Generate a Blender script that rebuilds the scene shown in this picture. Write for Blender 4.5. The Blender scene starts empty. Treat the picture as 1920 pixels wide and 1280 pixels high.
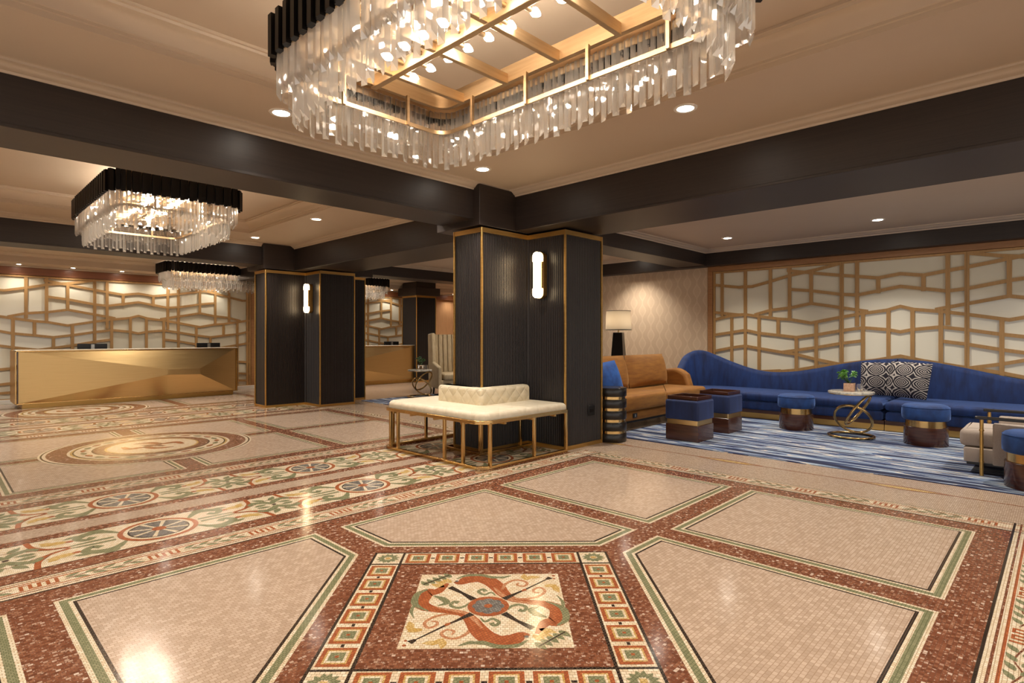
import bpy, math, random
from math import sin, cos, pi, sqrt, radians
from mathutils import Vector, Matrix
random.seed(7)
SC = bpy.context.scene
COL = SC.collection

# ------------------------------------------------------------------ materials
def lin(c):
    if isinstance(c, str):
        c = tuple(int(c[i:i+2], 16) / 255 for i in (0, 2, 4))
    return tuple((v / 12.92 if v <= .04045 else ((v + .055) / 1.055) ** 2.4) for v in c) + (1,)

class NT:
    """small helper around a node tree"""
    def __init__(s, name):
        s.m = bpy.data.materials.new(name); s.m.use_nodes = True
        s.t = s.m.node_tree; s.n = s.t.nodes; s.l = s.t.links
        s.b = s.n['Principled BSDF']; s.out = s.n['Material Output']
    def node(s, typ, **kw):
        n = s.n.new(typ)
        for k, v in kw.items():
            if k.startswith('i_'):
                n.inputs[k[2:].replace('_', ' ')].default_value = v
            else: setattr(n, k, v)
        return n
    def link(s, a, b): s.l.new(a, b)
    def math(s, op, a, b=None, c=None):
        n = s.n.new('ShaderNodeMath'); n.operation = op
        for i, v in enumerate((a, b, c)):
            if v is None: continue
            if isinstance(v, (int, float)): n.inputs[i].default_value = v
            else: s.l.new(v, n.inputs[i])
        return n.outputs[0]
    def coord(s, scale=(1, 1, 1), loc=(0, 0, 0), rot=(0, 0, 0)):
        c = s.n.new('ShaderNodeTexCoord'); mp = s.n.new('ShaderNodeMapping')
        mp.inputs['Scale'].default_value = scale; mp.inputs['Location'].default_value = loc; mp.inputs['Rotation'].default_value = rot
        s.l.new(c.outputs['Object'], mp.inputs['Vector']); return mp.outputs[0]
    def ramp(s, fac, stops, interp='LINEAR'):
        r = s.n.new('ShaderNodeValToRGB'); e = r.color_ramp.elements; r.color_ramp.interpolation = interp
        while len(e) < len(stops): e.new(.5)
        for el, (p, c) in zip(e, stops):
            el.position = p; el.color = lin(c) if isinstance(c, str) else (c, c, c, 1)
        s.l.new(fac, r.inputs[0]); return r.outputs[0]
    def set(s, **kw):
        for k, v in kw.items(): s.b.inputs[k.replace('_', ' ')].default_value = v
        return s
    def bump(s, h, strength=.3, dist=.01):
        b = s.n.new('ShaderNodeBump'); b.inputs['Strength'].default_value = strength; b.inputs['Distance'].default_value = dist
        s.l.new(h, b.inputs['Height']); s.l.new(b.outputs[0], s.b.inputs['Normal'])

def simple(name, col, rough=.5, metal=0, **kw):
    t = NT(name); t.set(Base_Color=lin(col), Roughness=rough, Metallic=metal)
    for k, v in kw.items(): t.b.inputs[k.replace('_', ' ')].default_value = v
    return t.m

def grained(name, c1, c2, scale, rough=.4, metal=0, bump=0, rr=None, spec=None, coat=0):
    t = NT(name); v = t.coord(scale)
    n = t.node('ShaderNodeTexNoise', i_Scale=1.0, i_Detail=4.0, i_Roughness=.6); t.link(v, n.inputs['Vector'])
    t.link(t.ramp(n.outputs[0], [(.3, c1), (.7, c2)]), t.b.inputs['Base Color'])
    t.set(Roughness=rough, Metallic=metal, Coat_Weight=coat)
    if spec is not None: t.b.inputs['Specular IOR Level'].default_value = spec
    if rr: t.link(t.ramp(n.outputs[0], [(.3, rr[0]), (.7, rr[1])]), t.b.inputs['Roughness'])
    if bump: t.bump(n.outputs[0], bump, .004)
    return t.m

def velvet(name, c1, c2, scale=(9, 9, 3), sheen=.6, tint='ffffff', rough=.75):
    t = NT(name); v = t.coord(scale)
    n = t.node('ShaderNodeTexNoise', i_Scale=1.0, i_Detail=5.0, i_Roughness=.55); t.link(v, n.inputs['Vector'])
    t.link(t.ramp(n.outputs[0], [(.32, c1), (.68, c2)]), t.b.inputs['Base Color'])
    t.set(Roughness=rough, Sheen_Weight=sheen, Sheen_Roughness=.35, Sheen_Tint=lin(tint))
    f = t.node('ShaderNodeTexNoise', i_Scale=260.0); t.link(t.coord((1, 1, 1)), f.inputs['Vector']); t.bump(f.outputs[0], .12, .003)
    return t.m

def mosaic(name, stops, tw=.018, th=.018, mortar='8a735c', off=.5, rot=0, rough=.13, msize=.0011, flecks=False, interp='LINEAR', centre=(0, 0)):
    """small stone tesserae: every stone takes its own tone from the ramp"""
    t = NT(name); v = t.coord(rot=(0, 0, rot))
    w = t.node('ShaderNodeTexNoise', i_Scale=9.0); t.link(v, w.inputs['Vector'])
    mx = t.node('ShaderNodeMix', data_type='VECTOR'); mx.inputs[0].default_value = .006
    t.link(v, mx.inputs[4]); t.link(w.outputs['Color'], mx.inputs[5])
    b = t.node('ShaderNodeTexBrick', offset=off, squash=1.0); b.inputs['Scale'].default_value = 1.0
    b.inputs['Brick Width'].default_value = tw; b.inputs['Row Height'].default_value = th
    b.inputs['Mortar Size'].default_value = msize; b.inputs['Mortar Smooth'].default_value = .1
    b.inputs['Color1'].default_value = (0, 0, 0, 1); b.inputs['Color2'].default_value = (1, 1, 1, 1); b.inputs['Mortar'].default_value = (.5, .5, .5, 1)
    t.link(mx.outputs[1], b.inputs['Vector'])
    col = t.ramp(b.outputs['Color'], stops, interp)
    if flecks:
        vn = t.node('ShaderNodeTexNoise', i_Scale=75.0, i_Detail=3.0); t.link(t.coord((1, 1, 1)), vn.inputs['Vector'])
        m2 = t.node('ShaderNodeMix', data_type='RGBA'); t.link(t.ramp(vn.outputs[0], [(.60, 0.), (.67, .65)]), m2.inputs[0])
        t.link(col, m2.inputs[6]); m2.inputs[7].default_value = lin('d9c3ae'); col = m2.outputs[2]
    m1 = t.node('ShaderNodeMix', data_type='RGBA'); t.link(b.outputs['Fac'], m1.inputs[0])
    t.link(col, m1.inputs[6]); m1.inputs[7].default_value = lin(mortar)
    t.link(m1.outputs[2], t.b.inputs['Base Color'])
    t.set(Roughness=rough)
    t.b.inputs['Specular IOR Level'].default_value = .27
    t.bump(t.math('ADD', t.math('MULTIPLY', b.outputs['Fac'], -.6), t.math('MULTIPLY', w.outputs[0], 1.0)), .16, .0025)
    return t.m

def emit(name, col, strength):
    t = NT(name); t.set(Base_Color=lin(col), Emission_Color=lin(col), Emission_Strength=strength); return t.m

M = {}
M['paint'] = grained('ceiling_paint', 'bfac97', 'c6b49f', (.6, .6, .6), .6)
M['plaster'] = simple('crown_plaster', 'c9b7a1', .5)
M['beam'] = grained('espresso_wood', '231b17', '2f2520', (1.2, 1.2, 90), .44, bump=.05)
M['fluted'] = grained('espresso_fluted_wood', '1d1715', '261e1b', (60, 60, 1.5), .38)
M['brass'] = grained('brushed_brass', 'c29a58', 'd3ab68', (3, 3, 120), .4, 1.0, rr=(.36, .48))
M['brassh'] = grained('brushed_brass_sheet', 'c8a873', 'd1b37f', (2, 2, 160), .36, 1.0, rr=(.32, .42))
M['gold'] = grained('polished_gold', 'c8a46a', 'd2af76', (4, 4, 4), .2, 1.0)
M['wood'] = grained('oak_trim', '986a42', 'a8794e', (6, 6, 60), .42)
M['redwood'] = grained('cherry_fascia', '7a4a2e', '8c5838', (3, 60, 60), .35)
M['lattice'] = grained('bronzed_oak_lattice', 'a8814f', 'b68e5b', (40, 40, 4), .42, .2)
t = NT('milk_glass'); t.set(Base_Color=lin('dfd8c2'), Roughness=.07); t.b.inputs['Coat Weight'].default_value = .4; M['milk'] = t.m
M['walnut'] = grained('dark_walnut', '3a2118', '55301f', (4, 4, 40), .22, coat=.3)
M['walnutx'] = grained('dark_walnut_flat', '3a2118', '55301f', (40, 3, 40), .25, coat=.3)
M['blackwood'] = grained('black_lacquer', '15110f', '1e1916', (20, 20, 4), .28)
M['blackmetal'] = simple('matt_black_metal', '1b1714', .42, .6)
M['orange'] = velvet('ochre_velvet', '83521c', '9c6726', (5, 5, 26), .35, 'ffcf8a')
M['blue'] = velvet('royal_blue_velvet', '0b1e4a', '163670', (14, 14, 3), .5, '8fb4ff')
M['bluepouf'] = velvet('blue_pouf_velvet', '122a58', '1d437e', (12, 12, 10), .6, '8fb4ff')
M['navycube'] = velvet('navy_velvet', '141f42', '1d2e5c', (12, 12, 3), .6, '8fa6e8')
M['bluecush'] = velvet('bright_blue_velvet', '143a78', '2559a6', (10, 10, 10), .6, '9cc4ff')
M['linen'] = grained('oatmeal_linen', 'a39487', 'b9aa9d', (300, 300, 300), .85, bump=.2)
M['wing'] = grained('taupe_velvet', 'a08c6a', 'b8a482', (30, 30, 8), .7, bump=.1)
M['black'] = simple('black_plastic', '0d0d0e', .35)
M['silver'] = simple('silver_stand', 'b9b9b6', .3, 1)
M['white'] = simple('white_enamel', 'e8e2d8', .4)
M['topstone'] = grained('pale_counter_stone', 'c9bba6', 'd8ccb8', (8, 8, 8), .2)
M['agate'] = grained('agate_marble', '8f8a80', 'e0d8c8', (26, 26, 26), .15, coat=.4)
M['terracotta'] = grained('speckled_pot', 'b58a70', 'd2ad92', (60, 60, 60), .5)
M['leaf'] = grained('succulent_leaf', '437f2c', '7fb254', (20, 20, 20), .4)
M['leafdark'] = grained('dark_leaf', '22401a', '3f6a2a', (20, 20, 20), .45)
M['soil'] = simple('soil', '2c2018', .9)
M['bulb'] = emit('lit_bulb', 'ffeed8', 80)
M['lens'] = emit('downlight_lens', 'fff3e2', 25)
M['sconceglass'] = emit('lit_opal_tube', 'ffe0b0', 7)
t = NT('clear_glass'); t.set(Base_Color=(1, 1, 1, 1), Roughness=.02, IOR=1.45); t.b.inputs['Transmission Weight'].default_value = 1; M['glass'] = t.m

# cut crystal: clear faces, and facets whitened to stand for refracted lamp light
def crystal(name, clear, cloudy):
    t = NT(name)
    g = t.node('ShaderNodeBsdfGlass', i_Roughness=.0, i_IOR=1.5); tr = t.node('ShaderNodeBsdfTransparent')
    tl = t.node('ShaderNodeBsdfTranslucent'); tl.inputs[0].default_value = lin('fffaf2')
    df = t.node('ShaderNodeBsdfDiffuse'); df.inputs[0].default_value = lin('fffaf2'); gl = t.node('ShaderNodeBsdfGlossy', i_Roughness=.04)
    m0 = t.node('ShaderNodeMixShader', i_Fac=.4); t.link(tl.outputs[0], m0.inputs[1]); t.link(df.outputs[0], m0.inputs[2])
    m1 = t.node('ShaderNodeMixShader', i_Fac=1 - clear); t.link(tr.outputs[0], m1.inputs[1]); t.link(g.outputs[0], m1.inputs[2])
    m2 = t.node('ShaderNodeMixShader', i_Fac=.7); t.link(gl.outputs[0], m2.inputs[1]); t.link(m0.outputs[0], m2.inputs[2])
    m3 = t.node('ShaderNodeMixShader', i_Fac=cloudy); t.link(m1.outputs[0], m3.inputs[1]); t.link(m2.outputs[0], m3.inputs[2])
    t.link(m3.outputs[0], t.out.inputs['Surface']); return t.m
M['crystal'] = crystal('crystal_clear_face', .55, .09); M['glint'] = crystal('crystal_glint_facet', .5, .5)
M['chgold'] = grained('antique_brass', 'b09878', 'bfa786', (4, 4, 60), .45, 1.0)
M['oakpanel'] = grained('honey_oak_panelling', 'b98a5e', 'c99a6e', (40, 40, 3), .42)

# tufted cream hide
def tufted(name, c1, c2, pitch, st, plane='xy'):
    t = NT(name); tc = t.node('ShaderNodeTexCoord'); sp = t.node('ShaderNodeSeparateXYZ'); t.link(tc.outputs['Object'], sp.inputs[0])
    a, b = (sp.outputs[0], sp.outputs[1]) if plane == 'xy' else (t.math('ADD', sp.outputs[0], sp.outputs[1]), sp.outputs[2])
    p = pi / pitch
    h = t.math('ABSOLUTE', t.math('MULTIPLY', t.math('SINE', t.math('MULTIPLY', t.math('ADD', a, b), p)), t.math('SINE', t.math('MULTIPLY', t.math('SUBTRACT', a, b), p))))
    h2 = t.math('POWER', h, .4)
    n = t.node('ShaderNodeTexNoise', i_Scale=14.0, i_Detail=4.0); t.link(tc.outputs['Object'], n.inputs['Vector'])
    t.link(t.ramp(n.outputs[0], [(.3, c1), (.7, c2)]), t.b.inputs['Base Color']); t.set(Roughness=.5)
    t.bump(t.math('ADD', h2, t.math('MULTIPLY', n.outputs[0], .25)), st, .02)
    return t.m
M['cream'] = tufted('cream_tufted_seat', 'd8cbb0', 'e4d8c0', .19, .25)
M['creamback'] = tufted('cream_tufted_back', 'd2c3a4', 'e0d3b8', .15, .5, 'side')

# lamp shade, lit from inside
t = NT('grey_linen_shade'); d = t.node('ShaderNodeBsdfDiffuse'); d.inputs[0].default_value = lin('8c857c')
tl = t.node('ShaderNodeBsdfTranslucent'); tl.inputs[0].default_value = lin('cfc6b8')
mx = t.node('ShaderNodeMixShader', i_Fac=.5); t.link(d.outputs[0], mx.inputs[1]); t.link(tl.outputs[0], mx.inputs[2]); t.link(mx.outputs[0], t.out.inputs['Surface'])
M['shade'] = t.m

# striated blue rug
t = NT('striated_rug')
n = t.node('ShaderNodeTexNoise', i_Scale=1.0, i_Detail=2.0, i_Roughness=.62); t.link(t.coord((7.5, .55, 1)), n.inputs['Vector'])
t.link(t.ramp(n.outputs[0], [(0, '131b38'), (.40, '1a2549'), (.44, '33466e'), (.462, '7b8ba0'), (.495, '97a5b3'), (.518, 'cbbfab'), (.534, '4d6187'), (.553, '17224a'), (.60, '8090a3'), (.63, '9dabb8'), (.655, 'cbbfab'), (.68, '141c3c')], 'CONSTANT'), t.b.inputs['Base Color'])
t.set(Roughness=.9); f = t.node('ShaderNodeTexNoise', i_Scale=160.0); t.link(t.coord(), f.inputs['Vector']); t.bump(f.outputs[0], .4, .006); M['rug'] = t.m

# wallpaper: columns of swelling bands
t = NT('wallpaper'); tc = t.node('ShaderNodeTexCoord'); sp = t.node('ShaderNodeSeparateXYZ'); t.link(tc.outputs['Object'], sp.inputs[0])
Yv, Zv = sp.outputs[1], sp.outputs[2]
colid = t.math('FLOOR', t.math('DIVIDE', Yv, .19)); odd = t.math('MODULO', t.math('ABSOLUTE', colid), 2.0)
u = t.math('SUBTRACT', t.math('SUBTRACT', Yv, t.math('MULTIPLY', colid, .19)), .095)
zz = t.math('ADD', Zv, t.math('MULTIPLY', odd, .16))
wd = t.math('ADD', .046, t.math('MULTIPLY', t.math('COSINE', t.math('MULTIPLY', zz, 2 * pi / .32)), .036))
inside = t.math('LESS_THAN', t.math('ABSOLUTE', u), wd)
core = t.math('LESS_THAN', t.math('ABSOLUTE', u), t.math('SUBTRACT', wd, .03))
f2 = t.math('SUBTRACT', inside, t.math('MULTIPLY', core, .5))
t.link(t.ramp(f2, [(0, 'c6ad91'), (1, 'd0b99c')]), t.b.inputs['Base Color'])
t.link(t.ramp(f2, [(0, .6), (1, .33)]), t.b.inputs['Roughness']); M['wallpaper'] = t.m

# zebra cushion weave
t = NT('zebra_weave'); tc = t.node('ShaderNodeTexCoord'); sp = t.node('ShaderNodeSeparateXYZ'); t.link(tc.outputs['Object'], sp.inputs[0])
n = t.node('ShaderNodeTexNoise', i_Scale=9.0, i_Detail=2.0); t.link(tc.outputs['Object'], n.inputs['Vector'])
a = t.math('PINGPONG', t.math('ADD', sp.outputs[0], .035), .115); b = t.math('PINGPONG', t.math('ADD', sp.outputs[2], .05), .085)
q = t.math('ADD', t.math('ADD', t.math('MULTIPLY', a, 1.0), t.math('MULTIPLY', b, 1.25)), t.math('MULTIPLY', t.math('MULTIPLY', a, b), -9.0))
q = t.math('ADD', q, t.math('MULTIPLY', n.outputs[0], .035))
s = t.math('SINE', t.math('MULTIPLY', q, 2 * pi / .026))
t.link(t.ramp(t.math('MULTIPLY_ADD', s, .5, .5), [(.66, '1b1722'), (.80, 'bdb4ac')]), t.b.inputs['Base Color']); t.set(Roughness=.85); M['zebra'] = t.m

# floor stones
M['f_brown'] = mosaic('brown_mosaic', [(0, '663a26'), (.35, '784630'), (.7, '88553c'), (.9, '986a50'), (.97, 'bfa28e'), (1, 'd8c3b0')], .017, .015, '6e4a38', rough=.13, flecks=True)
M['f_field'] = mosaic('beige_mosaic', [(0, 'b29b86'), (.5, 'bda691'), (1, 'c9b39f')], .026, .019, '9c8169', rough=.14)
M['f_beige'] = mosaic('beige_speckle_mosaic', [(0, 'a8917c'), (.5, 'b8a28d'), (1, 'c8b29e')], .012, .012, '98806a', rough=.14)
M['f_cream'] = mosaic('cream_mosaic', [(0, 'd8c3a2'), (.5, 'e2d2b6'), (1, 'ecdfc8')], .016, .014, 'a8906f', rough=.13)
M['f_creamr'] = mosaic('cream_mosaic_turned', [(0, 'd8c3a2'), (.5, 'e2d2b6'), (1, 'ecdfc8')], .019, .017, 'a8906f', rough=.13, rot=radians(45))
M['f_brownr'] = mosaic('brown_mosaic_turned', [(0, '663a26'), (.35, '784630'), (.7, '88553c'), (.9, '986a50'), (.97, 'bfa28e'), (1, 'd8c3b0')], .017, .015, '6e4a38', rough=.13, flecks=True, rot=radians(45))
M['f_green'] = mosaic('green_mosaic', [(0, '7c7c5c'), (1, '918f6e')], .014, .014, '5c6044', rough=.13)
M['f_black'] = mosaic('black_mosaic', [(0, '221c18'), (1, '352c26')], .013, .013, '5a4a3c', rough=.13)
M['f_orange'] = mosaic('orange_mosaic', [(0, '9c5232'), (1, 'b5683f')], .014, .014, '7a4a30', rough=.13)
M['f_yellow'] = mosaic('yellow_mosaic', [(0, 'c09a52'), (1, 'd9bd84')], .014, .014, '9a7a48', rough=.13)
M['f_grey'] = mosaic('grey_mosaic', [(0, '66615c'), (1, '8f8a82')], .013, .013, '4a4644', rough=.13)
M['f_pink'] = mosaic('salmon_mosaic', [(0, 'b87a54'), (1, 'd09a74')], .014, .014, '8a6248', rough=.13)

# ------------------------------------------------------------------ mesh helpers
class MB:
    def __init__(s): s.v = []; s.f = []; s.mi = []
    def add(s, vs, fs, mi=0, mat=None):
        b = len(s.v)
        s.v += [tuple(mat @ Vector(p)) for p in vs] if mat else [tuple(p) for p in vs]
        s.f += [tuple(b + i for i in f) for f in fs]; s.mi += [mi] * len(fs); return s
    def box(s, x0, x1, y0, y1, z0, z1, mi=0, mat=None):
        v = [(x, y, z) for z in (z0, z1) for y in (y0, y1) for x in (x0, x1)]
        return s.add(v, [(0, 2, 3, 1), (4, 5, 7, 6), (0, 1, 5, 4), (2, 6, 7, 3), (0, 4, 6, 2), (1, 3, 7, 5)], mi, mat)
    def prism(s, poly, z0, z1, mi=0, mat=None):
        n = len(poly)
        v = [(x, y, z0) for x, y in poly] + [(x, y, z1) for x, y in poly]
        f = [tuple(range(n - 1, -1, -1)), tuple(range(n, 2 * n))] + [(i, (i + 1) % n, n + (i + 1) % n, n + i) for i in range(n)]
        return s.add(v, f, mi, mat)
    def poly(s, pts, z, mi=0):
        return s.add([(x, y, z) for x, y in pts], [tuple(range(len(pts)))], mi)
    def lathe(s, prof, seg=32, mi=0, c=(0, 0), mat=None, cap=True):
        v = []; f = []
        for r, z in prof:
            for k in range(seg):
                a = 2 * pi * k / seg; v.append((c[0] + r * cos(a), c[1] + r * sin(a), z))
        for i in range(len(prof) - 1):
            for k in range(seg):
                k2 = (k + 1) % seg
                f.append((i * seg + k, i * seg + k2, (i + 1) * seg + k2, (i + 1) * seg + k))
        if cap:
            if prof[0][0] > 1e-4: f.append(tuple(range(seg - 1, -1, -1)))
            if prof[-1][0] > 1e-4: f.append(tuple((len(prof) - 1) * seg + k for k in range(seg)))
        return s.add(v, f, mi, mat)
    def tube(s, path, r, seg=10, closed=False, mi=0, mat=None, flat=None):
        P = [Vector(p) for p in path]; n = len(P); v = []; f = []; prev = None
        for i, p in enumerate(P):
            a = P[(i - 1) % n] if (closed or i > 0) else p; b = P[(i + 1) % n] if (closed or i < n - 1) else p
            t = (b - a).normalized()
            if prev is None:
                u = t.cross(Vector((0, 0, 1)));
                if u.length < .1: u = t.cross(Vector((1, 0, 0)))
                u.normalize()
            else:
                u = (prev - t * prev.dot(t)).normalized()
            prev = u; w = t.cross(u)
            rr = r[i] if isinstance(r, (list, tuple)) else r
            for k in range(seg):
                q = 2 * pi * k / seg
                v.append(p + u * cos(q) * rr + w * sin(q) * rr * (flat or 1))
        m = n if closed else n - 1
        for i in range(m):
            j = (i + 1) % n
            for k in range(seg):
                k2 = (k + 1) % seg; f.append((i * seg + k, i * seg + k2, j * seg + k2, j * seg + k))
        if not closed: f += [tuple(range(seg - 1, -1, -1)), tuple((n - 1) * seg + k for k in range(seg))]
        return s.add(v, f, mi, mat)
    def build(s, name, mats, parent=None, smooth=None, bevel=None, seg=2, link=True):
        me = bpy.data.meshes.new(name); me.from_pydata(s.v, [], s.f)
        if not isinstance(mats, (list, tuple)): mats = [mats]
        for m in mats: me.materials.append(m)
        if len(mats) > 1: me.polygons.foreach_set('material_index', s.mi)
        import bmesh
        bm = bmesh.new(); bm.from_mesh(me); bmesh.ops.recalc_face_normals(bm, faces=bm.faces[:]) if smooth != 'flat' else None
        bm.to_mesh(me); bm.free()
        if smooth is not None and smooth != 'flat':
            me.polygons.foreach_set('use_smooth', [True] * len(me.polygons)); me.set_sharp_from_angle(angle=radians(smooth))
        o = bpy.data.objects.new(name, me)
        if link: COL.objects.link(o)
        if parent: o.parent = parent
        if bevel:
            b = o.modifiers.new('edge', 'BEVEL'); b.width = bevel; b.segments = seg; b.limit_method = 'ANGLE'; b.angle_limit = radians(40)
            if smooth is None:
                me.polygons.foreach_set('use_smooth', [True] * len(me.polygons)); me.set_sharp_from_angle(angle=radians(35))
        return o

def tag(o, label=None, cat=None, group=None, kind=None):
    if label: o['label'] = label
    if cat: o['category'] = cat
    if group: o['group'] = group
    if kind: o['kind'] = kind
    return o
def thing(name, label, cat, loc=(0, 0, 0), rz=0, group=None):
    o = bpy.data.objects.new(name, None); COL.objects.link(o); o.empty_display_size = .1
    o.location = loc; o.rotation_euler = (0, 0, rz); return tag(o, label, cat, group)
def copy_tree(o, loc=None, rz=None, label=None, parent=None):
    c = o.copy(); COL.objects.link(c)
    if parent: c.parent = parent
    if loc is not None: c.location = loc
    if rz is not None: c.rotation_euler = (0, 0, rz)
    if label: c['label'] = label
    for ch in list(o.children):
        d = ch.copy(); COL.objects.link(d); d.parent = c
        for g in ch.children:
            e = g.copy(); COL.objects.link(e); e.parent = d
    return c
def struct(o): o['kind'] = 'structure'; return o

def offset_poly(pts, d):
    """inset (d>0) a counter-clockwise polygon by mitring"""
    n = len(pts); out = []
    for i in range(n):
        a, b, c = Vector(pts[i - 1]), Vector(pts[i]), Vector(pts[(i + 1) % n])
        e1, e2 = (b - a), (c - b)
        if e1.length < 1e-9 or e2.length < 1e-9: out.append(tuple(b)); continue
        e1.normalize(); e2.normalize()
        n1, n2 = Vector((-e1.y, e1.x)), Vector((-e2.y, e2.x)); m = n1 + n2
        if m.length < 1e-6: out.append(tuple(b + n1 * d)); continue
        m.normalize(); k = d / max(.3, m.dot(n1)); out.append(tuple(b + m * k))
    return out
def rrect(x0, x1, y0, y1, r, n=6):
    p = []
    for cx, cy, a0 in ((x1 - r, y1 - r, 0), (x0 + r, y1 - r, 90), (x0 + r, y0 + r, 180), (x1 - r, y0 + r, 270)):
        for k in range(n + 1):
            a = radians(a0 + 90 * k / n); p.append((cx + r * cos(a), cy + r * sin(a)))
    return p
def slab(mb, outline, z0, z1, r=.02, rb=None, n=4, mi=0, mat=None):
    """solid of the outline with rounded top (and bottom) edge"""
    rb = r * .5 if rb is None else rb; rings = []
    for k in range(n + 1):
        a = pi / 2 * k / n; rings.append((rb * (1 - sin(a)), z0 + rb * (1 - cos(a))))
    for k in range(n + 1):
        a = pi / 2 * k / n; rings.append((r * (1 - cos(a)), z1 - r * (1 - sin(a))))
    v = []; f = []; N = len(outline)
    for d, z in rings:
        v += [(x, y, z) for x, y in offset_poly(outline, d)]
    for i in range(len(rings) - 1):
        for k in range(N):
            k2 = (k + 1) % N; f.append((i * N + k, i * N + k2, (i + 1) * N + k2, (i + 1) * N + k))
    f += [tuple(range(N - 1, -1, -1)), tuple((len(rings) - 1) * N + k for k in range(N))]
    mb.add(v, f, mi, mat); return mb
def pillow(mb, w, h, t, n=16, mat=None, pinch=.06, mi=0):
    """square scatter cushion in the xz plane, belly along y"""
    v = []; f = []
    for side in (1, -1):
        for i in range(n + 1):
            for j in range(n + 1):
                a = -1 + 2 * i / n; b = -1 + 2 * j / n
                e = max(0, (1 - abs(a) ** 2.4)) * max(0, (1 - abs(b) ** 2.4))
                sx = 1 - pinch * (1 - b * b); sz = 1 - pinch * (1 - a * a)
                v.append((a * w / 2 * sz, side * (t / 2) * e ** .5, b * h / 2 * sx))
    N = (n + 1) ** 2
    for s_ in range(2):
        for i in range(n):
            for j in range(n):
                q = [s_ * N + i * (n + 1) + j, s_ * N + (i + 1) * (n + 1) + j, s_ * N + (i + 1) * (n + 1) + j + 1, s_ * N + i * (n + 1) + j + 1]
                f.append(tuple(q if s_ else q[::-1]))
    mb.add(v, f, mi, mat); return mb
def T(x=0, y=0, z=0, rz=0, rx=0, ry=0):
    return Matrix.Translation((x, y, z)) @ Matrix.Rotation(rz, 4, 'Z') @ Matrix.Rotation(ry, 4, 'Y') @ Matrix.Rotation(rx, 4, 'X')


# ------------------------------------------------------------------ the mosaic floor
FM = ['f_beige', 'f_brown', 'f_field', 'f_cream', 'f_green', 'f_black', 'f_orange', 'f_yellow', 'f_grey', 'f_creamr', 'f_brownr', 'f_pink']
FI = {k[2:]: i for i, k in enumerate(FM)}
FL = MB()
NZ = [0]
def fz(l):
    NZ[0] += 1; return l * .0004 + (NZ[0] % 24) * .000012
def fp(pts, l, m): FL.poly(pts, fz(l), FI[m])
def fr(x0, x1, y0, y1, l, m): fp([(x0, y0), (x1, y0), (x1, y1), (x0, y1)], l, m)
def disc(c, r, l, m, n=48, tf=None):
    pts = [(c[0] + r * cos(2 * pi * k / n), c[1] + r * sin(2 * pi * k / n)) for k in range(n)]
    fp([tf(*p) for p in pts] if tf else pts, l, m)
def smoothline(pts, n=6):
    out = []; P = [Vector(p) for p in pts]; P = [P[0] * 2 - P[1]] + P + [P[-1] * 2 - P[-2]]
    for i in range(1, len(P) - 2):
        for k in range(n):
            t = k / n; a, b, c, d = P[i - 1:i + 3]
            out.append(.5 * ((2 * b) + (c - a) * t + (2 * a - 5 * b + 4 * c - d) * t * t + (3 * b - a - 3 * c + d) * t ** 3))
    out.append(P[-2]); return out
def strip(pts, w, l, m, tf=None, smooth=True):
    """inlaid line of varying width"""
    P = smoothline(pts) if smooth and len(pts) > 2 else [Vector(p) for p in pts]
    n = len(P); L = []; R = []
    for i, p in enumerate(P):
        d = (P[min(i + 1, n - 1)] - P[max(i - 1, 0)]); d.normalize(); q = Vector((-d.y, d.x))
        if isinstance(w, (list, tuple)):
            f = i / (n - 1) * (len(w) - 1); j = min(int(f), len(w) - 2); ww = w[j] + (w[j + 1] - w[j]) * (f - j)
        else: ww = w
        L.append(p + q * ww / 2); R.append(p - q * ww / 2)
    g = tf or (lambda x, y: (x, y)); zz_ = fz(l); v = [(*g(*p), zz_) for p in L + R]
    FL.add(v, [(i, n + i, n + i + 1, i + 1) for i in range(n - 1)], FI[m])
def leaf(c, ln, w, ang, l, m, tf=None):
    n = 7; up = []; dn = []
    for k in range(n + 1):
        s_ = k / n; x = (s_ - .5) * ln; y = w / 2 * sin(pi * s_ ** .8)
        up.append((x, y)); dn.append((x, -y * .9))
    pts = dn + up[-2:0:-1]; ca_, sa_ = cos(ang), sin(ang); g = tf or (lambda x, y: (x, y))
    fp([g(c[0] + x * ca_ - y * sa_, c[1] + x * sa_ + y * ca_) for x, y in pts], l, m)

# plain ground, brown grounds of the three bays
fr(-3, 13, -4, 14.1, 0, 'beige')
PER = 5.56
CX, CY = 1.815, 1.915
X0, X1 = CX - 3.04, 4.855
def bay_y(k): return .245 + PER * k, 3.59 + PER * k
for k in range(3):
    a, b = bay_y(k); fr(X0, X1, a, min(b, 14.09), 1, 'brown')

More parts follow.
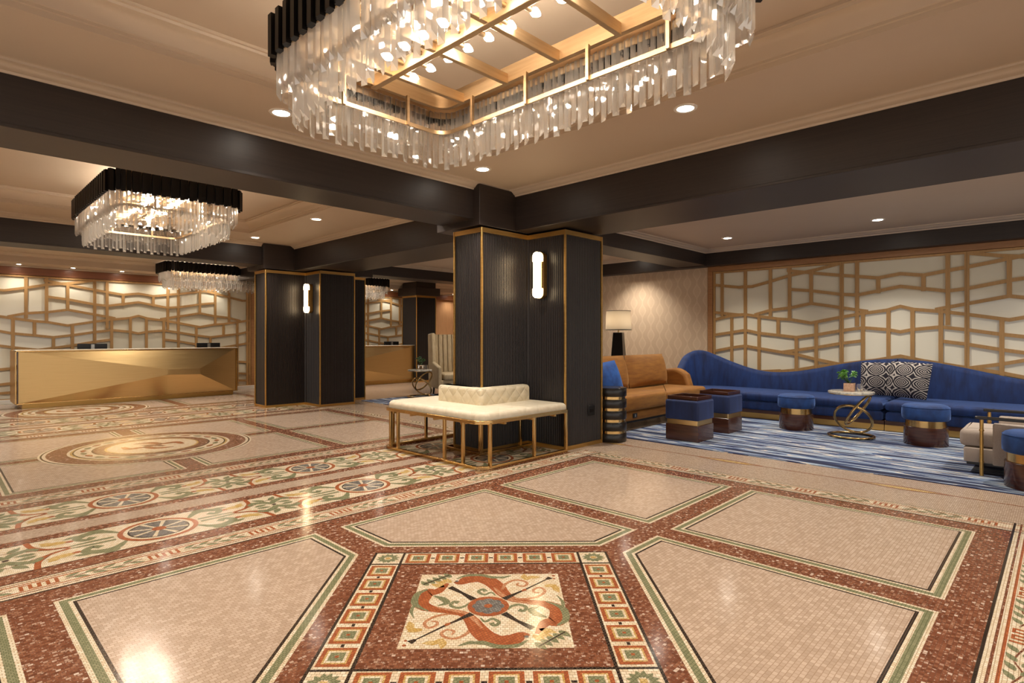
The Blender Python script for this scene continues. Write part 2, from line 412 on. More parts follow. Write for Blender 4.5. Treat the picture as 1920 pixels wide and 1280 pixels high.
def panel(pts, l=2):
    """bordered field: cream, green, cream and black lines round beige stones"""
    for d, m in ((0, 'cream'), (.017, 'green'), (.048, 'cream'), (.064, 'black'), (.078, 'field')):
        fp(offset_poly(pts, d) if d else pts, l, m); l += 1
def cells(cy, cut):
    xs = [(-1.06, .255), (.42, 1.732), (1.9, 3.205), (3.37, 4.69)]
    ys = [(cy - 1.505, cy - .075), (cy + .075, cy + 1.505)]
    for i, (a, b) in enumerate(xs):
        for j, (c, d) in enumerate(ys):
            d = min(d, 14.05)
            if cut and i in (1, 2):
                g = 1.075                                            # edge of the diagonal clearing, |dx|+|dy|
                if i == 1 and j == 1: p = [(a, c), (CX - (g - .075), c), (b, cy + g - (CX - b)), (b, d), (a, d)]
                if i == 2 and j == 1: p = [(CX + g - .075, c), (b, c), (b, d), (a, d), (a, cy + g - (a - CX))]
                if i == 2 and j == 0: p = [(a, c), (b, c), (b, d), (CX + g - .075, d), (a, cy - g + (a - CX))]
                if i == 1 and j == 0: p = [(a, c), (b, c), (b, cy - g + (CX - b)), (CX - g + .075, d), (a, d)]
                panel(p)
            else: panel([(a, c), (b, c), (b, d), (a, d)])
cells(CY, True); cells(CY + PER, False); cells(CY + 2 * PER, False)

# square medallion in the first bay, turned 45 degrees
R2 = sqrt(.5)
def MT(x, y): return (CX + (x + y) * R2, CY + (-x + y) * R2)
def msq(h, l, m): fp([MT(-h, -h), MT(h, -h), MT(h, h), MT(-h, h)], l, m)
def mrect(a, b, c, d, l, m): fp([MT(a, c), MT(b, c), MT(b, d), MT(a, d)], l, m)
msq(.668, 3, 'black'); msq(.654, 4, 'creamr'); msq(.505, 5, 'black'); msq(.49, 6, 'brownr')
for s_ in (-1, 1):                                                   # corner cells: black divider lines and four green leaves
    for q in (-1, 1):
        mrect(min(s_ * .491, s_ * .505), max(s_ * .491, s_ * .505), min(q * .5, q * .66), max(q * .5, q * .66), 5, 'black')
        mrect(min(q * .5, q * .66), max(q * .5, q * .66), min(s_ * .491, s_ * .505), max(s_ * .491, s_ * .505), 5, 'black')
        c = (s_ * .579, q * .579)
        mrect(c[0] - .014, c[0] + .014, c[1] - .014, c[1] + .014, 6, 'yellow')
        for a in range(4):
            an = pi / 4 + a * pi / 2
            for da in (-.55, 0, .55):
                leaf((c[0] + cos(an + da) * .042, c[1] + sin(an + da) * .042), .046, .026, an + da, 6, 'green', MT)
for side in range(4):
    def ST(x, y, side=side):
        for _ in range(side): x, y = -y, x
        return MT(x, y)
    for k in range(6):
        c = -.409 + k * .1636
        for h, m in ((.066, 'orange'), (.048, 'yellow'), (.04, 'creamr'), (.03, 'green'), (.0075, 'orange')):
            fp([ST(c - h, -.579 - h), ST(c + h, -.579 - h), ST(c + h, -.579 + h), ST(c - h, -.579 + h)], {'orange': 6, 'yellow': 7, 'creamr': 8, 'green': 9}[m] if h > .01 else 10, m)
        if k: fp([ST(c - .0818 - .011, -.586), ST(c - .0818 + .011, -.586), ST(c - .0818 + .011, -.572), ST(c - .0818 - .011, -.572)], 6, 'black')
A = .356
msq(A, 7, 'creamr')
def AT(x, y): return MT(x * A, y * A)
for flip in (1, -1):
    def TF(x, y, flip=flip): return AT(x * flip, y * flip)
    strip([(-.591, .695), (-.645, .562), (-.72, .44), (-.843, .40), (-.90, .249), (-.89, .086), (-.80, -.02), (-.674, -.08), (-.471, -.135), (-.294, -.215), (-.187, -.387), (-.107, -.58), (.0, -.755), (.148, -.86), (.302, -.82), (.414, -.72), (.50, -.74)],
          [.05, .1, .16, .24, .25, .22, .19, .14, .12, .14, .19, .23, .25, .26, .24, .14, .06], 8, 'orange', TF)
    strip([(-.66, -.03), (-.471, -.105), (-.294, -.18), (-.16, -.35), (-.06, -.56)], [.02, .05, .06, .07, .02], 9, 'pink', TF)
    strip([(-.854, .506), (-.97, .362), (-.975, .113), (-.89, -.02), (-.76, -.12)], [.03, .09, .1, .06, .02], 9, 'green', TF)
    strip([(-.95, .1), (-.98, -.1), (-.92, -.3)], [.04, .05, .01], 8, 'green', TF)
    strip([(-.74, .3), (-.62, .22), (-.55, .1), (-.66, .02)], [.02, .1, .09, .02], 9, 'green', TF)
    strip([(-.2, -.9), (-.05, -.876), (.127, -.965), (.344, -.95), (.478, -.84)], [.02, .07, .08, .07, .02], 9, 'green', TF)
    strip([(-.31, -.945), (-.182, -.88), (-.026, -.915)], [.02, .07, .03], 9, 'green', TF)
    strip([(-.25, .1), (-.31, .0), (-.40, -.035), (-.49, .027), (-.459, .132), (-.393, .105)], [.02, .05, .06, .05, .05, .08], 8, 'green', TF)
    strip([(-.09, -.3), (-.03, -.4), (.06, -.33), (.143, -.42), (.09, -.5), (.045, -.43)], [.02, .04, .05, .05, .05, .07], 8, 'green', TF)
    strip([(-.244, -.254), (-.469, -.2), (-.656, -.262), (-.767, -.415), (-.71, -.54), (-.62, -.485), (-.62, -.40), (-.69, -.38)], [.04, .05, .05, .045, .045, .04, .04, .03], 8, 'pink', TF)
    strip([(-.182, -.489), (-.228, -.666), (-.346, -.78), (-.458, -.771), (-.535, -.685), (-.487, -.59), (-.393, -.621), (-.41, -.70)], [.04, .05, .05, .045, .045, .04, .04, .03], 8, 'pink', TF)
    for c, a in (((-.91, -.56), 2.5), ((-.86, -.60), 3.4), ((-.93, -.47), 1.9)): leaf(c, .2, .1, a, 9, 'yellow', TF)
    for c, a in (((-.56, -.86), 4.0), ((-.64, -.88), 3.2), ((-.50, -.91), 4.7)): leaf(c, .2, .1, a, 9, 'yellow', TF)
    for k in range(5):
        leaf((-.92 + k * .075, .70 + k * .065), .2, .1, 2.3, 9, 'green', TF)
    for c, a in (((-.70, .73), 2.5), ((-.62, .80), 2.3), ((-.73, .63), 2.7)): leaf(c, .24, .11, a, 8, 'yellow', TF)
    strip([(-.93, .66), (-.60, .97)], .022, 10, 'black', TF, False)
    strip([(-.2, -.2), (-.40, -.39), (-.48, -.46), (-.84, -.83)], [.09, .04, .035, .02], 9, 'black', TF, False)
    strip([(-.82, -.81), (-.88, -.87)], [.05, .09], 9, 'black', TF, False)
    leaf((-.48, -.46), .1, .06, pi / 4, 10, 'orange', TF)
    strip([(-.2, .19), (-.36, .38), (-.55, .57)], [.1, .05, .09], 9, 'black', TF, False)
    disc((-.93, -.93), .025, 9, 'orange', 12, TF); disc((-.93, -.83), .02, 9, 'orange', 12, TF)
    disc((.47, -.76), .025, 10, 'grey', 12, TF)
disc((0, 0), .27, 10, 'orange', 40, AT); 
for k in range(8): disc((.135 * cos(k * pi / 4), .135 * sin(k * pi / 4)), .075, 11, 'grey', 20, AT)
disc((0, 0), .14, 11, 'grey', 24, AT); disc((0, 0), .055, 12, 'orange', 16, AT)

# narrow band of frets and leaf sprigs; s runs along it, t across it from the bay outwards
def fret_band(tf, s0, s1):
    def R(a, b, c, d, l, m): fp([tf(a, c), tf(b, c), tf(b, d), tf(a, d)], l, m)
    R(s0, s1, 0, .232, 3, 'cream'); R(s0, s1, 0, .013, 4, 'black')
    R(s0, s1, .034, .045, 4, 'brown'); R(s0, s1, .062, .074, 4, 'orange'); R(s0, s1, .168, .18, 4, 'orange'); R(s0, s1, .196, .206, 4, 'brown'); R(s0, s1, .224, .232, 4, 'black')
    n = int((s1 - s0) / .555) + 2; k0 = math.floor((s0 - .41) / .555)
    for k in range(k0, k0 + n + 1):
        c = .41 + k * .555
        if c - .09 < s0 or c + .46 > s1: continue
        fr_ = [(-.08, .085), (-.08, .15), (-.045, .15), (-.045, .09), (-.01, .09), (-.01, .15), (.025, .15), (.025, .09), (.06, .09), (.06, .155)]
        for (a, b), (e, f) in zip(fr_, fr_[1:]):
            R(c + min(a, e) - .008, c + max(a, e) + .008, min(b, f) - .006, max(b, f) + .006, 5, 'orange')
        strip([(c + .09, .105), (c + .2, .132), (c + .3, .105), (c + .44, .13)], .007, 5, 'brown', tf)
        for q, (x, sg) in enumerate(((.13, 1), (.16, -1), (.21, 1), (.24, -1), (.29, 1), (.32, -1), (.38, 1), (.41, -1))):
            leaf((c + x, .12 + sg * .026), .075, .03, sg * .5, 6, 'green', tf)
gx0, gx1 = X0 - .23, X1 + .23
for k in range(3):
    a, b = bay_y(k)
    if b < 14: fret_band(lambda s_, t_, b=b: (s_, b + t_), gx0, gx1)
    fret_band(lambda s_, t_, a=a: (s_, a - t_), gx0, gx1)
    fret_band(lambda s_, t_: (X1 + t_, s_), a - .1, min(b + .2, 14.0))

# wide band of wheels and scrolls, two rows either side of a plain strip on each column line
def wheel_row(y0, y1, flip):
    fr(gx0, X1, y0, y1, 3, 'cream'); fr(gx0, X1, y0, y0 + .008, 4, 'black'); fr(gx0, X1, y1 - .008, y1, 4, 'black')
    cy = (y0 + y1) / 2; hh = (y1 - y0) / 2
    for k in range(-1, 3):
        c = 1.06 + 1.5 * k
        def TF(x, y, c=c): return (c + x, cy + y)
        for r, m, l in ((.225, 'orange', 6), (.195, 'cream', 7), (.172, 'black', 8), (.162, 'grey', 9)): disc((0, 0), r, l, m, 40, TF)
        for q in range(8):
            a = q * pi / 4 + pi / 8; strip([(0, 0), (.165 * cos(a), .165 * sin(a))], [.012, .026], 10, 'cream', TF, False)
        disc((0, 0), .042, 11, 'orange', 16, TF)
        for sx in (-1, 1):
            for sy in (-1, 1):
                def QF(x, y, sx=sx, sy=sy, c=c): return (c + sx * x, cy + sy * y)
                strip([(.2, .1), (.27, .19), (.35, .2), (.41, .14), (.37, .08), (.33, .12)], [.02, .055, .07, .05, .04, .05], 5, 'green', QF)
                leaf((.3, .235), .1, .05, .3, 5, 'green', QF); leaf((.43, .19), .1, .045, -.3, 5, 'green', QF)
                strip([(.24, .03), (.36, .03), (.46, .02)], [.03, .03, .015], 5, 'green', QF)
                strip([(.46, .012), (.56, .05), (.62, .14), (.64, hh)], [.02, .028, .03, .03], 5, 'orange', QF)
                strip([(.575, .06), (.635, .16)], .035, 4, 'grey', QF, False)
                leaf((.52, .135), .15, .07, .15, 6, 'yellow', QF); leaf((.56, .17), .08, .05, .8, 6, 'yellow', QF); leaf((.45, .12), .05, .04, 0, 6, 'orange', QF)
                strip([(.47, .0), (.75, .14)], .008, 5, 'brown', QF, False)
                strip([(.75, .03), (.71, .09), (.64, .12), (.6, .08)], [.03, .055, .05, .03], 6, 'green', QF)
                leaf((.7, .17), .11, .05, 2.2, 6, 'green', QF); leaf((.665, .03), .1, .05, .2, 6, 'green', QF)
        disc((.75, 0), .016, 7, 'black', 12, TF)
for k in range(2):
    m = 4.695 + PER * k
    fr(gx0, X1, m - .885, m + .885, 2, 'brown')
    fr(gx0, X1, m - .1, m + .1, 3, 'beige'); 
    wheel_row(m - .735, m - .2, 1); wheel_row(m + .2, m + .735, -1)

# round medallion of the second bay, one more in the third
for k in (1, 2):
    c = (CX, CY + PER * k)
    if k == 2: c = (CX, 12.0)
    for i, (r, m) in enumerate(((1.02, 'cream'), (1.0, 'black'), (.985, 'cream'), (.955, 'brown'), (.78, 'cream'), (.755, 'yellow'), (.735, 'black'), (.72, 'cream'), (.57, 'black'), (.555, 'brown'), (.455, 'yellow'), (.435, 'cream'))):
        disc(c, r, 8 + i, m, 72)
    for q in range(24):
        a = q * pi / 12; d_ = (c[0] + .645 * cos(a), c[1] + .645 * sin(a))
        leaf(d_, .14, .06, a + pi / 2, 21, 'orange' if q % 2 else 'green')
    for q in range(2):
        s_ = 1 - 2 * q
        strip([(c[0] - s_ * .27, c[1] + s_ * .12), (c[0] - s_ * .24, c[1] - s_ * .05), (c[0] - s_ * .1, c[1] - s_ * .05), (c[0] - s_ * .02, c[1] - s_ * .2), (c[0] + s_ * .14, c[1] - s_ * .25)], [.04, .1, .07, .1, .03], 21, 'orange')
        leaf((c[0] + s_ * .05, c[1] + s_ * .02), .2, .1, pi / 4, 22, 'brown'); leaf((c[0] - s_ * .03, c[1] + s_ * .05), .2, .07, 3 * pi / 4, 22, 'brown')

# thin orange line with lozenges along the plain right-hand strip
for y in range(-4, 8):
    yy = y * 1.45 + .25
    for sx in (-1, 1): strip([(5.62, yy + .38), (5.62 + sx * .055, yy + .72), (5.62, yy + 1.06)], .012, 3, 'orange')
    leaf((5.62, yy + .72), .5, .075, pi / 2, 2, 'yellow')
    strip([(5.62, yy + 1.06), (5.62, yy + 1.45 + .38)], .011, 3, 'orange', None, False)
floor = struct(FL.build('floor', [M[k] for k in FM], smooth='flat'))

# ------------------------------------------------------------------ walls, beams, ceiling
ZC, ZB = 2.835, 2.45                      # foot of the crown, underside of the deep beams
def wall(name, x0, x1, y0, y1, z0, z1, m): return struct(MB().box(x0, x1, y0, y1, z0, z1).build(name, m))
M['wallpaint'] = simple('wall_paint', 'c9b69c', .6)
wall('wall_left', -3.1, -3, 5.5, 14.2, 0, 3, M['wallpaint'])
wall('wall_front', -3, 13, 14.13, 14.23, 0, 3, M['oakpanel'])
wall('wall_right', 9.9, 10.0, -4.1, 4.56, 0, 3, M['wood'])
wall('wall_right_papered', 9.86, 9.98, 4.56, 10.5, 0, 3, M['wallpaper'])
wall('wall_right_return', 9.98, 13, 10.4, 10.5, 0, 3, M['wallpaint'])
wall('wall_right_far', 13, 13.1, 10.4, 14.2, 0, 3, M['oakpanel'])
struct(MB().box(9.82, 9.86, 4.53, 4.62, 0, 2.5).build('trim_1', M['wood'], bevel=.004))
struct(MB().box(10.95, 11.03, 14.05, 14.13, 0, 2.42).build('trim_2', M['wood'], bevel=.004))
struct(MB().box(5.46, 5.62, 14.06, 14.13, 0, 2.42).build('trim_3', M['wood'], bevel=.004))
struct(MB().box(-3, 13, 14.04, 14.13, 2.41, 2.555).build('trim_4', M['redwood'], bevel=.005))
struct(MB().box(9.81, 9.9, -4, 4.56, 2.41, 2.5).build('trim_5', M['wood'], bevel=.005))
struct(MB().box(5.62, 13, 14.11, 14.13, 0, .1).box(-3, 13, 14.02, 14.06, 0, .08).build('baseboard_front', M['white'], bevel=.004))

BX0, BX1 = 4.67, 5.56                      # the beam along the column line
LX0, LX1 = 2 * CX - BX1, 2 * CX - BX0      # its mirror on the far side of the bay
def beam(name, x0, x1, y0, y1, z0, z1=3.2, lip=True):
    mb = MB().box(x0, x1, y0, y1, z0, z1)
    if lip:
        if x1 - x0 > y1 - y0: mb.box(x0, x1, y0 - .006, y0, z0, z0 + .022).box(x0, x1, y1, y1 + .006, z0, z0 + .022)
        else: mb.box(x0 - .006, x0, y0, y1, z0, z0 + .022).box(x1, x1 + .006, y0, y1, z0, z0 + .022)
    return struct(mb.build(name, M['beam'], bevel=.004))
def beams():
    beam('ceiling_beam', BX0, BX1, -4, 14.05, ZB)
    beam('ceiling_beam', LX0, LX1, -4, 14.05, ZB)
    for k in range(2):
        y = 4.58 + PER * k; z = 2.515
        beam('ceiling_beam', LX1, BX0, y, y + .52, z)
        beam('ceiling_beam', BX1, 9.64 if k == 0 else 13, y, y + .52, z)
    beam('ceiling_beam', LX1, BX0, -1.35, -.83, 2.515); beam('ceiling_beam', BX1, 9.64, -1.35, -.83, 2.515)
    beam('ceiling_beam', 9.64, 9.9, -4, 10.4, 2.50, 3.2, False)
    for x, y in ((5.22, 4.83), (5.22, 4.83 + PER)):              # casings over the column heads
        struct(MB().box(4.115, 6.3, y - .355, y + .37, ZB - .004, ZC + .05).build('beam_casing', M['beam'], bevel=.004))
beams()

def crown(x0, x1, y0, y1, prof):
    """moulding swept round the inside of a rectangle; prof = (inset, z)"""
    v = []; f = []; n = len(prof)
    for d, z in prof:
        v += [(x0 + d, y0 + d, z), (x1 - d, y0 + d, z), (x1 - d, y1 - d, z), (x0 + d, y1 - d, z)]
    for i in range(n - 1):
        for k in range(4):
            k2 = (k + 1) % 4; f.append((i * 4 + k, (i + 1) * 4 + k, (i + 1) * 4 + k2, i * 4 + k2))
    return v, f
CP = [(.002, 0), (.012, 0), (.016, .014), (.03, .018), (.05, .035), (.075, .05), (.09, .052), (.092, .066), (.11, .068)]
TP = [(.002, -.002), (.002, .03), (.012, .034), (.012, .05), (.02, .055), (.03, .08), (.055, .115), (.09, .14), (.11, .145), (.115, .16), (.13, .162), (.13, .18)]
CE = MB(); ncr = [5]
def ring_ceiling(x0, x1, y0, y1, a0, a1, b0, b1, z):
    CE.box(x0, a0, y0, y1, z, z + .02).box(a1, x1, y0, y1, z, z + .02).box(a0, a1, y0, b0, z, z + .02).box(a0, a1, b1, y1, z, z + .02)
def add_crown(x0, x1, y0, y1, z, prof, sc=1):
    ncr[0] += 1; mb = MB(); v, f = crown(x0, x1, y0, y1, [(d * sc, z + h * sc) for d, h in prof]); mb.add(v, f)
    o = struct(mb.build('trim_%d' % ncr[0], M['plaster'], smooth=28)); return o
ZS = ZC + .068
for k in range(2):
    y0, y1 = (-.83, 4.58) if k == 0 else (5.10, 4.58 + PER)
    cy = CY + PER * k; x0, x1 = LX1, BX0
    ring_ceiling(x0, x1, y0, y1, CX - 1.8, CX + 1.8, cy - 1.875, cy + 1.875, ZS)
    CE.box(CX - 1.8, CX + 1.8, cy - 1.875, cy + 1.875, ZS + .18, ZS + .2)
    add_crown(x0, x1, y0, y1, ZC, CP); add_crown(CX - 1.8, CX + 1.8, cy - 1.875, cy + 1.875, ZS, TP)
CE.box(-3, LX0, -4, 14.1, ZS, ZS + .02).box(LX1, BX0, -4, -1.35, ZS, ZS + .02)
for y0, y1 in ((-4, -1.35), (-.83, 4.58), (5.10, 4.58 + PER)):
    CE.box(BX1, 9.64, y0, y1, 2.79, 2.81)
    if y1 > 0: add_crown(BX1, 9.64, y0, y1, 2.722, CP)
for x0, x1 in ((LX1, BX0), (BX1, 13)):
    y0 = 5.10 + PER
    CE.box(x0, x1, y0, 13.45, 2.76, 2.78).box(x0, x1, 13.45, 14.13, 2.585, 2.78)
    add_crown(x0, x1, y0, 13.45, 2.692, CP)
CE.box(9.64, 13, 10.4, 10.66, 2.76, 2.78)
# small cornice over the fascia
CE.box(-3, 13, 14.0, 14.13, 2.555, 2.585)
struct(CE.build('ceiling', M['paint']))

# ------------------------------------------------------------------ columns
def fluted_outline(core, pitch=.025, dep=.0075):
    """outline of the plan with fine vertical reeding along every face"""
    out = []; n = len(core)
    for i in range(n):
        a, b = Vector(core[i]), Vector(core[(i + 1) % n]); d = b - a; L = d.length; d.normalize(); q = Vector((-d.y, d.x))
        m = .016; k = max(1, int((L - 2 * m) / pitch)); p = (L - 2 * m) / k
        out.append(tuple(a))
        for j in range(k):
            for s_, e in ((.08, 1), (.3, 0.0), (.5, -.0), (.7, 0.0), (.92, 1)):
                out.append(tuple(a + d * (m + (j + s_) * p) + q * dep * e))
    return out
def column(loc, plan, corners, ztop, name='column'):
    root = thing(name, None, None, loc); root['kind'] = 'structure'
    MB().prism(fluted_outline(offset_poly(plan, .009)), .0, ztop).build('fluted_cladding', M['fluted'], root)
    for z0, z1, nm in ((0, .042, 'brass_base_band'), (ztop - .05, ztop, 'brass_top_band')):
        mb = MB(); P = plan; Q = offset_poly(plan, -.004); n = len(P)
        mb.prism(Q, z0, z1); mb.build(nm, M['brass'], root)
    for x, y in corners:
        MB().box(x - .011, x + .011, y - .011, y + .011, 0, ztop).build('brass_corner_strip', M['brass'], root, bevel=.003)
    return root
def cross_plan(ax0, ax1, ay0, ay1, bx0, bx1, by0, by1):
    # arms: x arm spans ax0..ax1 between ay0..ay1, y arm spans by0..by1 between bx0..bx1
    return [(bx0, by0), (bx1, by0), (bx1, ay0), (ax1, ay0), (ax1, ay1), (bx1, ay1), (bx1, by1), (bx0, by1), (bx0, ay1), (ax0, ay1), (ax0, ay0), (bx0, ay0)]
PL = cross_plan(-1.07, .90, -.215, .235, -.34, .34, -.77, .77)
CO = [(-1.07, -.215), (-1.07, .235), (-.34, -.77), (.34, -.77), (.34, .77), (-.34, .77), (.90, -.215), (.90, .235)]
C1 = (5.22, 4.695)
column((5.22, 4.695, 0), PL, CO, 2.425)
column((5.22, 4.695 + PER, 0), PL, CO, 2.425)
sq = [(-.33, -.33), (.33, -.33), (.33, .33), (-.33, .33)]
c3 = column((9.70, 13.07, 0), sq, sq, 2.385)
MB().box(-.42, .42, -.42, .42, 2.385, 2.6).build('capital', M['beam'], c3, bevel=.004)
MB().box(-.33, .33, -.33, .33, 2.6, 2.76).build('neck', M['beam'], c3)

# ------------------------------------------------------------------ lattice screens
LZ0, LZ1 = .09, 2.385
V_A = [(1.89, 2.5, 1.614), (1.48, 2.5, .0), (1.062, 2.5, 1.593), (.759, 2.5, 1.544), (.434, 2.25, 1.767), (1.717, 1.58, .0), (1.248, 1.598, .0), (.939, 1.534, 1.281), (.655, 1.239, .0), (.36, 1.481, .0), (0, 2.5, 0)]
L_A = [[(2.021, 2.172), (1.588, 2.107), (1.48, 2.112), (1.37, 2.105), (1.062, 2.174), (.754, 2.25), (.347, 2.314), (0, 2.385)],
       [(.8, 2.335), (.434, 2.267), (0, 2.194)], [(.754, 2.022), (.434, 1.983), (0, 1.901)],
       [(2.021, 1.684), (1.588, 1.63), (1.48, 1.633)], [(1.327, 1.623), (1.062, 1.692), (.74, 1.723), (.434, 1.78), (0, 1.697)],
       [(2.021, 1.556), (1.768, 1.611), (1.48, 1.633), (1.285, 1.599), (.939, 1.545), (.74, 1.53), (.434, 1.469), (0, 1.553)],
       [(2.021, 1.283), (1.717, 1.327), (1.48, 1.364), (1.248, 1.31), (.939, 1.275), (.655, 1.239), (.36, 1.28), (0, 1.344)],
       [(2.021, .995), (1.717, 1.06), (1.48, 1.092), (1.248, 1.052), (.886, .995), (.655, .964), (.36, .89), (0, .821)],
       [(.886, .995), (.36, 1.078), (0, 1.148)], [(.913, .678), (.655, .711), (.36, .774), (0, .829)],
       [(2.021, .72), (1.48, .64), (.9, .69)], [(2.021, .42), (1.48, .36), (.655, .45), (0, .39)], [(1.48, .2), (.655, .25), (0, .2)]]
V_B = [(.207, 2.5, 1.407), (.483, 2.13, 1.894), (.285, 1.598, .0), (.611, 1.638, .0), (0, 2.5, 0)]
L_B = [[(0, 2.194), (.184, 2.167), (.483, 2.12), (.757, 2.162)], [(0, 1.901), (.218, 1.882), (.757, 1.978)], [(0, 1.697), (.352, 1.629)],
       [(0, 1.553), (.263, 1.598), (.589, 1.639), (.757, 1.69)], [(0, 1.344), (.285, 1.385), (.611, 1.352), (.757, 1.319)], [(0, 1.148), (.285, 1.189)],
       [(0, .829), (.461, .905), (.757, .97)], [(0, .45), (.757, .52)]]
def lattice_screen(label, seam, sgn, kind, umax, axis, plane, group='gilded lattice screens along the walls'):
    """axis 'y': on the plane x=plane, u grows along sgn*y; axis 'x': on the plane y=plane, u grows along sgn*x. Faces -x or -y."""
    if axis == 'y': mat = Matrix(((0, 1, 0, plane), (sgn, 0, 0, seam), (0, 0, 1, 0), (0, 0, 0, 1)))
    else: mat = Matrix(((sgn, 0, 0, seam), (0, 1, 0, plane), (0, 0, 1, 0), (0, 0, 0, 1)))
    c = mat @ Vector((umax / 2, 0, 0)); root = thing('lattice_screen', label, 'screen', c, 0, group)
    mat = Matrix.Translation(-c) @ mat
    MB().box(.0, umax, .0, .012, LZ0 - .03, LZ1 + .02, 0, mat).build('glass_panel', M['milk'], root)
    lt = MB(); w = .052; d0, d1 = -.03, -.004
    if kind == 'A': V, Ls = V_A, L_A
    else:
        V = V_B + [(1.514 - u, a, b) for u, a, b in V_B if u > 0] + [(1.514, 2.5, 0)]
        Ls = L_B + [[(1.514 - u, z) for u, z in l] for l in L_B]
    for u, a, b in V:
        u0, u1 = max(0, u - w / 2), min(umax, u + w / 2)
        if u1 - u0 < .012: continue
        lt.box(u0, u1, d0, d1, max(LZ0, b), min(LZ1, a), 0, mat)
    for li, l in enumerate(Ls):
        e0, e1 = d0 + .0008 + li * .0003, d1 - .0003
        for (u0, z0), (u1, z1) in zip(l, l[1:]):
            if u0 > u1: u0, z0, u1, z1 = u1, z1, u0, z0
            if u0 >= umax: continue
            if u1 > umax: z1 = z0 + (z1 - z0) * (umax - u0) / (u1 - u0); u1 = umax
            h = .024
            vs = [(u0, y, z0 + s_ * h) for y in (e0, e1) for s_ in (-1, 1)] + [(u1, y, min(LZ1, z1 + s_ * h)) for y in (e0, e1) for s_ in (-1, 1)]
            lt.add(vs, [(0, 1, 3, 2), (4, 6, 7, 5), (0, 4, 5, 1), (2, 3, 7, 6), (1, 5, 7, 3), (0, 2, 6, 4)], 0, mat)
    lt.build('lattice', M['lattice'], root)
    fr_ = MB(); s_ = .034
    
    if not (umax > 1.6 or kind == 'A'): s_ = .008
    O, I = [(0, LZ0 - .07), (umax, LZ0 - .07), (umax, LZ1 + .02), (0, LZ1 + .02)], [(.008, LZ0 + .005), (umax - s_, LZ0 + .005), (umax - s_, LZ1 - .012), (.008, LZ1 - .012)]
    vs = [(u, y, z) for y in (d0 - .004, .014) for u, z in O] + [(u, y, z) for y in (d0 - .004, .014) for u, z in I]; fs = []
    for k in range(4):
        j = (k + 1) % 4; fs += [(k, j, 8 + j, 8 + k), (4 + k, 12 + k, 12 + j, 4 + j), (k, 4 + k, 4 + j, j), (8 + k, 8 + j, 12 + j, 12 + k)]
    fr_.add(vs, fs, 0, mat)
    fr_.build('frame', M['lattice'], root)
lattice_screen('lattice screen on the right wall rising over the left end of the blue wave sofa', 2.47, 1, 'A', 2.05, 'y', 9.86)
lattice_screen('lattice screen on the right wall behind the two zebra cushions', 2.468, -1, 'B', 1.512, 'y', 9.86)
lattice_screen('lattice screen on the right wall at the right edge of the photo', .954, -1, 'A', 2.05, 'y', 9.86)
lattice_screen('lattice screen behind the right end of the long gold desk, beside the oak trim', 3.902, 1, 'A', 1.55, 'x', 14.09)
lattice_screen('lattice screen in the middle above the long gold desk, between its two monitors', 3.9, -1, 'B', 1.512, 'x', 14.09)
lattice_screen('lattice screen above the left end of the long gold desk, cut by the left edge', 2.386, -1, 'A', 2.04, 'x', 14.09)
lattice_screen('lattice screen behind the far gold desk seen between the dark columns', 8.68, 1, 'A', 2.05, 'x', 14.09)
lattice_screen('lattice screen mostly hidden behind the left dark column', 8.678, -1, 'B', 1.512, 'x', 14.09)

# ------------------------------------------------------------------ chandeliers
def rr_walk(hx, hy, r, step):
    """evenly spaced (x, y, outward angle) round a rounded rectangle"""
    segs = [('l', (hx, -hy + r), (hx, hy - r)), ('a', (hx - r, hy - r), 0), ('l', (hx - r, hy), (-hx + r, hy)), ('a', (-hx + r, hy - r), 90),
            ('l', (-hx, hy - r), (-hx, -hy + r)), ('a', (-hx + r, -hy + r), 180), ('l', (-hx + r, -hy), (hx - r, -hy)), ('a', (hx - r, -hy + r), 270)]
    lens = [math.dist(s_[1], s_[2]) if s_[0] == 'l' else r * pi / 2 for s_ in segs]; tot = sum(lens); n = int(tot / step); out = []
    for k in range(n):
        t = k * tot / n
        for s_, L in zip(segs, lens):
            if t <= L: break
            t -= L
        if s_[0] == 'l':
            (ax, ay), (bx, by) = s_[1], s_[2]; f = t / L
            out.append((ax + (bx - ax) * f, ay + (by - ay) * f, math.atan2(-(bx - ax), (by - ay))))
        else:
            a = radians(s_[2]) + t / r; out.append((s_[1][0] + r * cos(a), s_[1][1] + r * sin(a), a))
    return out
def crystal_mesh(L, w=.034, d=.02):
    # three-sided prism, pointed back ridge, foot cut on the slant
    mb = MB(); x = w / 2; k = .03
    mb.add([(0, -x, 0), (0, x, 0), (d, 0, 0), (0, -x, -L), (0, x, -L), (d, 0, -L + k)],
           [(0, 1, 2), (0, 3, 4, 1), (1, 4, 5, 2), (2, 5, 3, 0), (3, 5, 4)])
    mb.mi = [1, 0, 1, 0, 1]  # one side and both ends take the whitened material as painted glints
    return mb
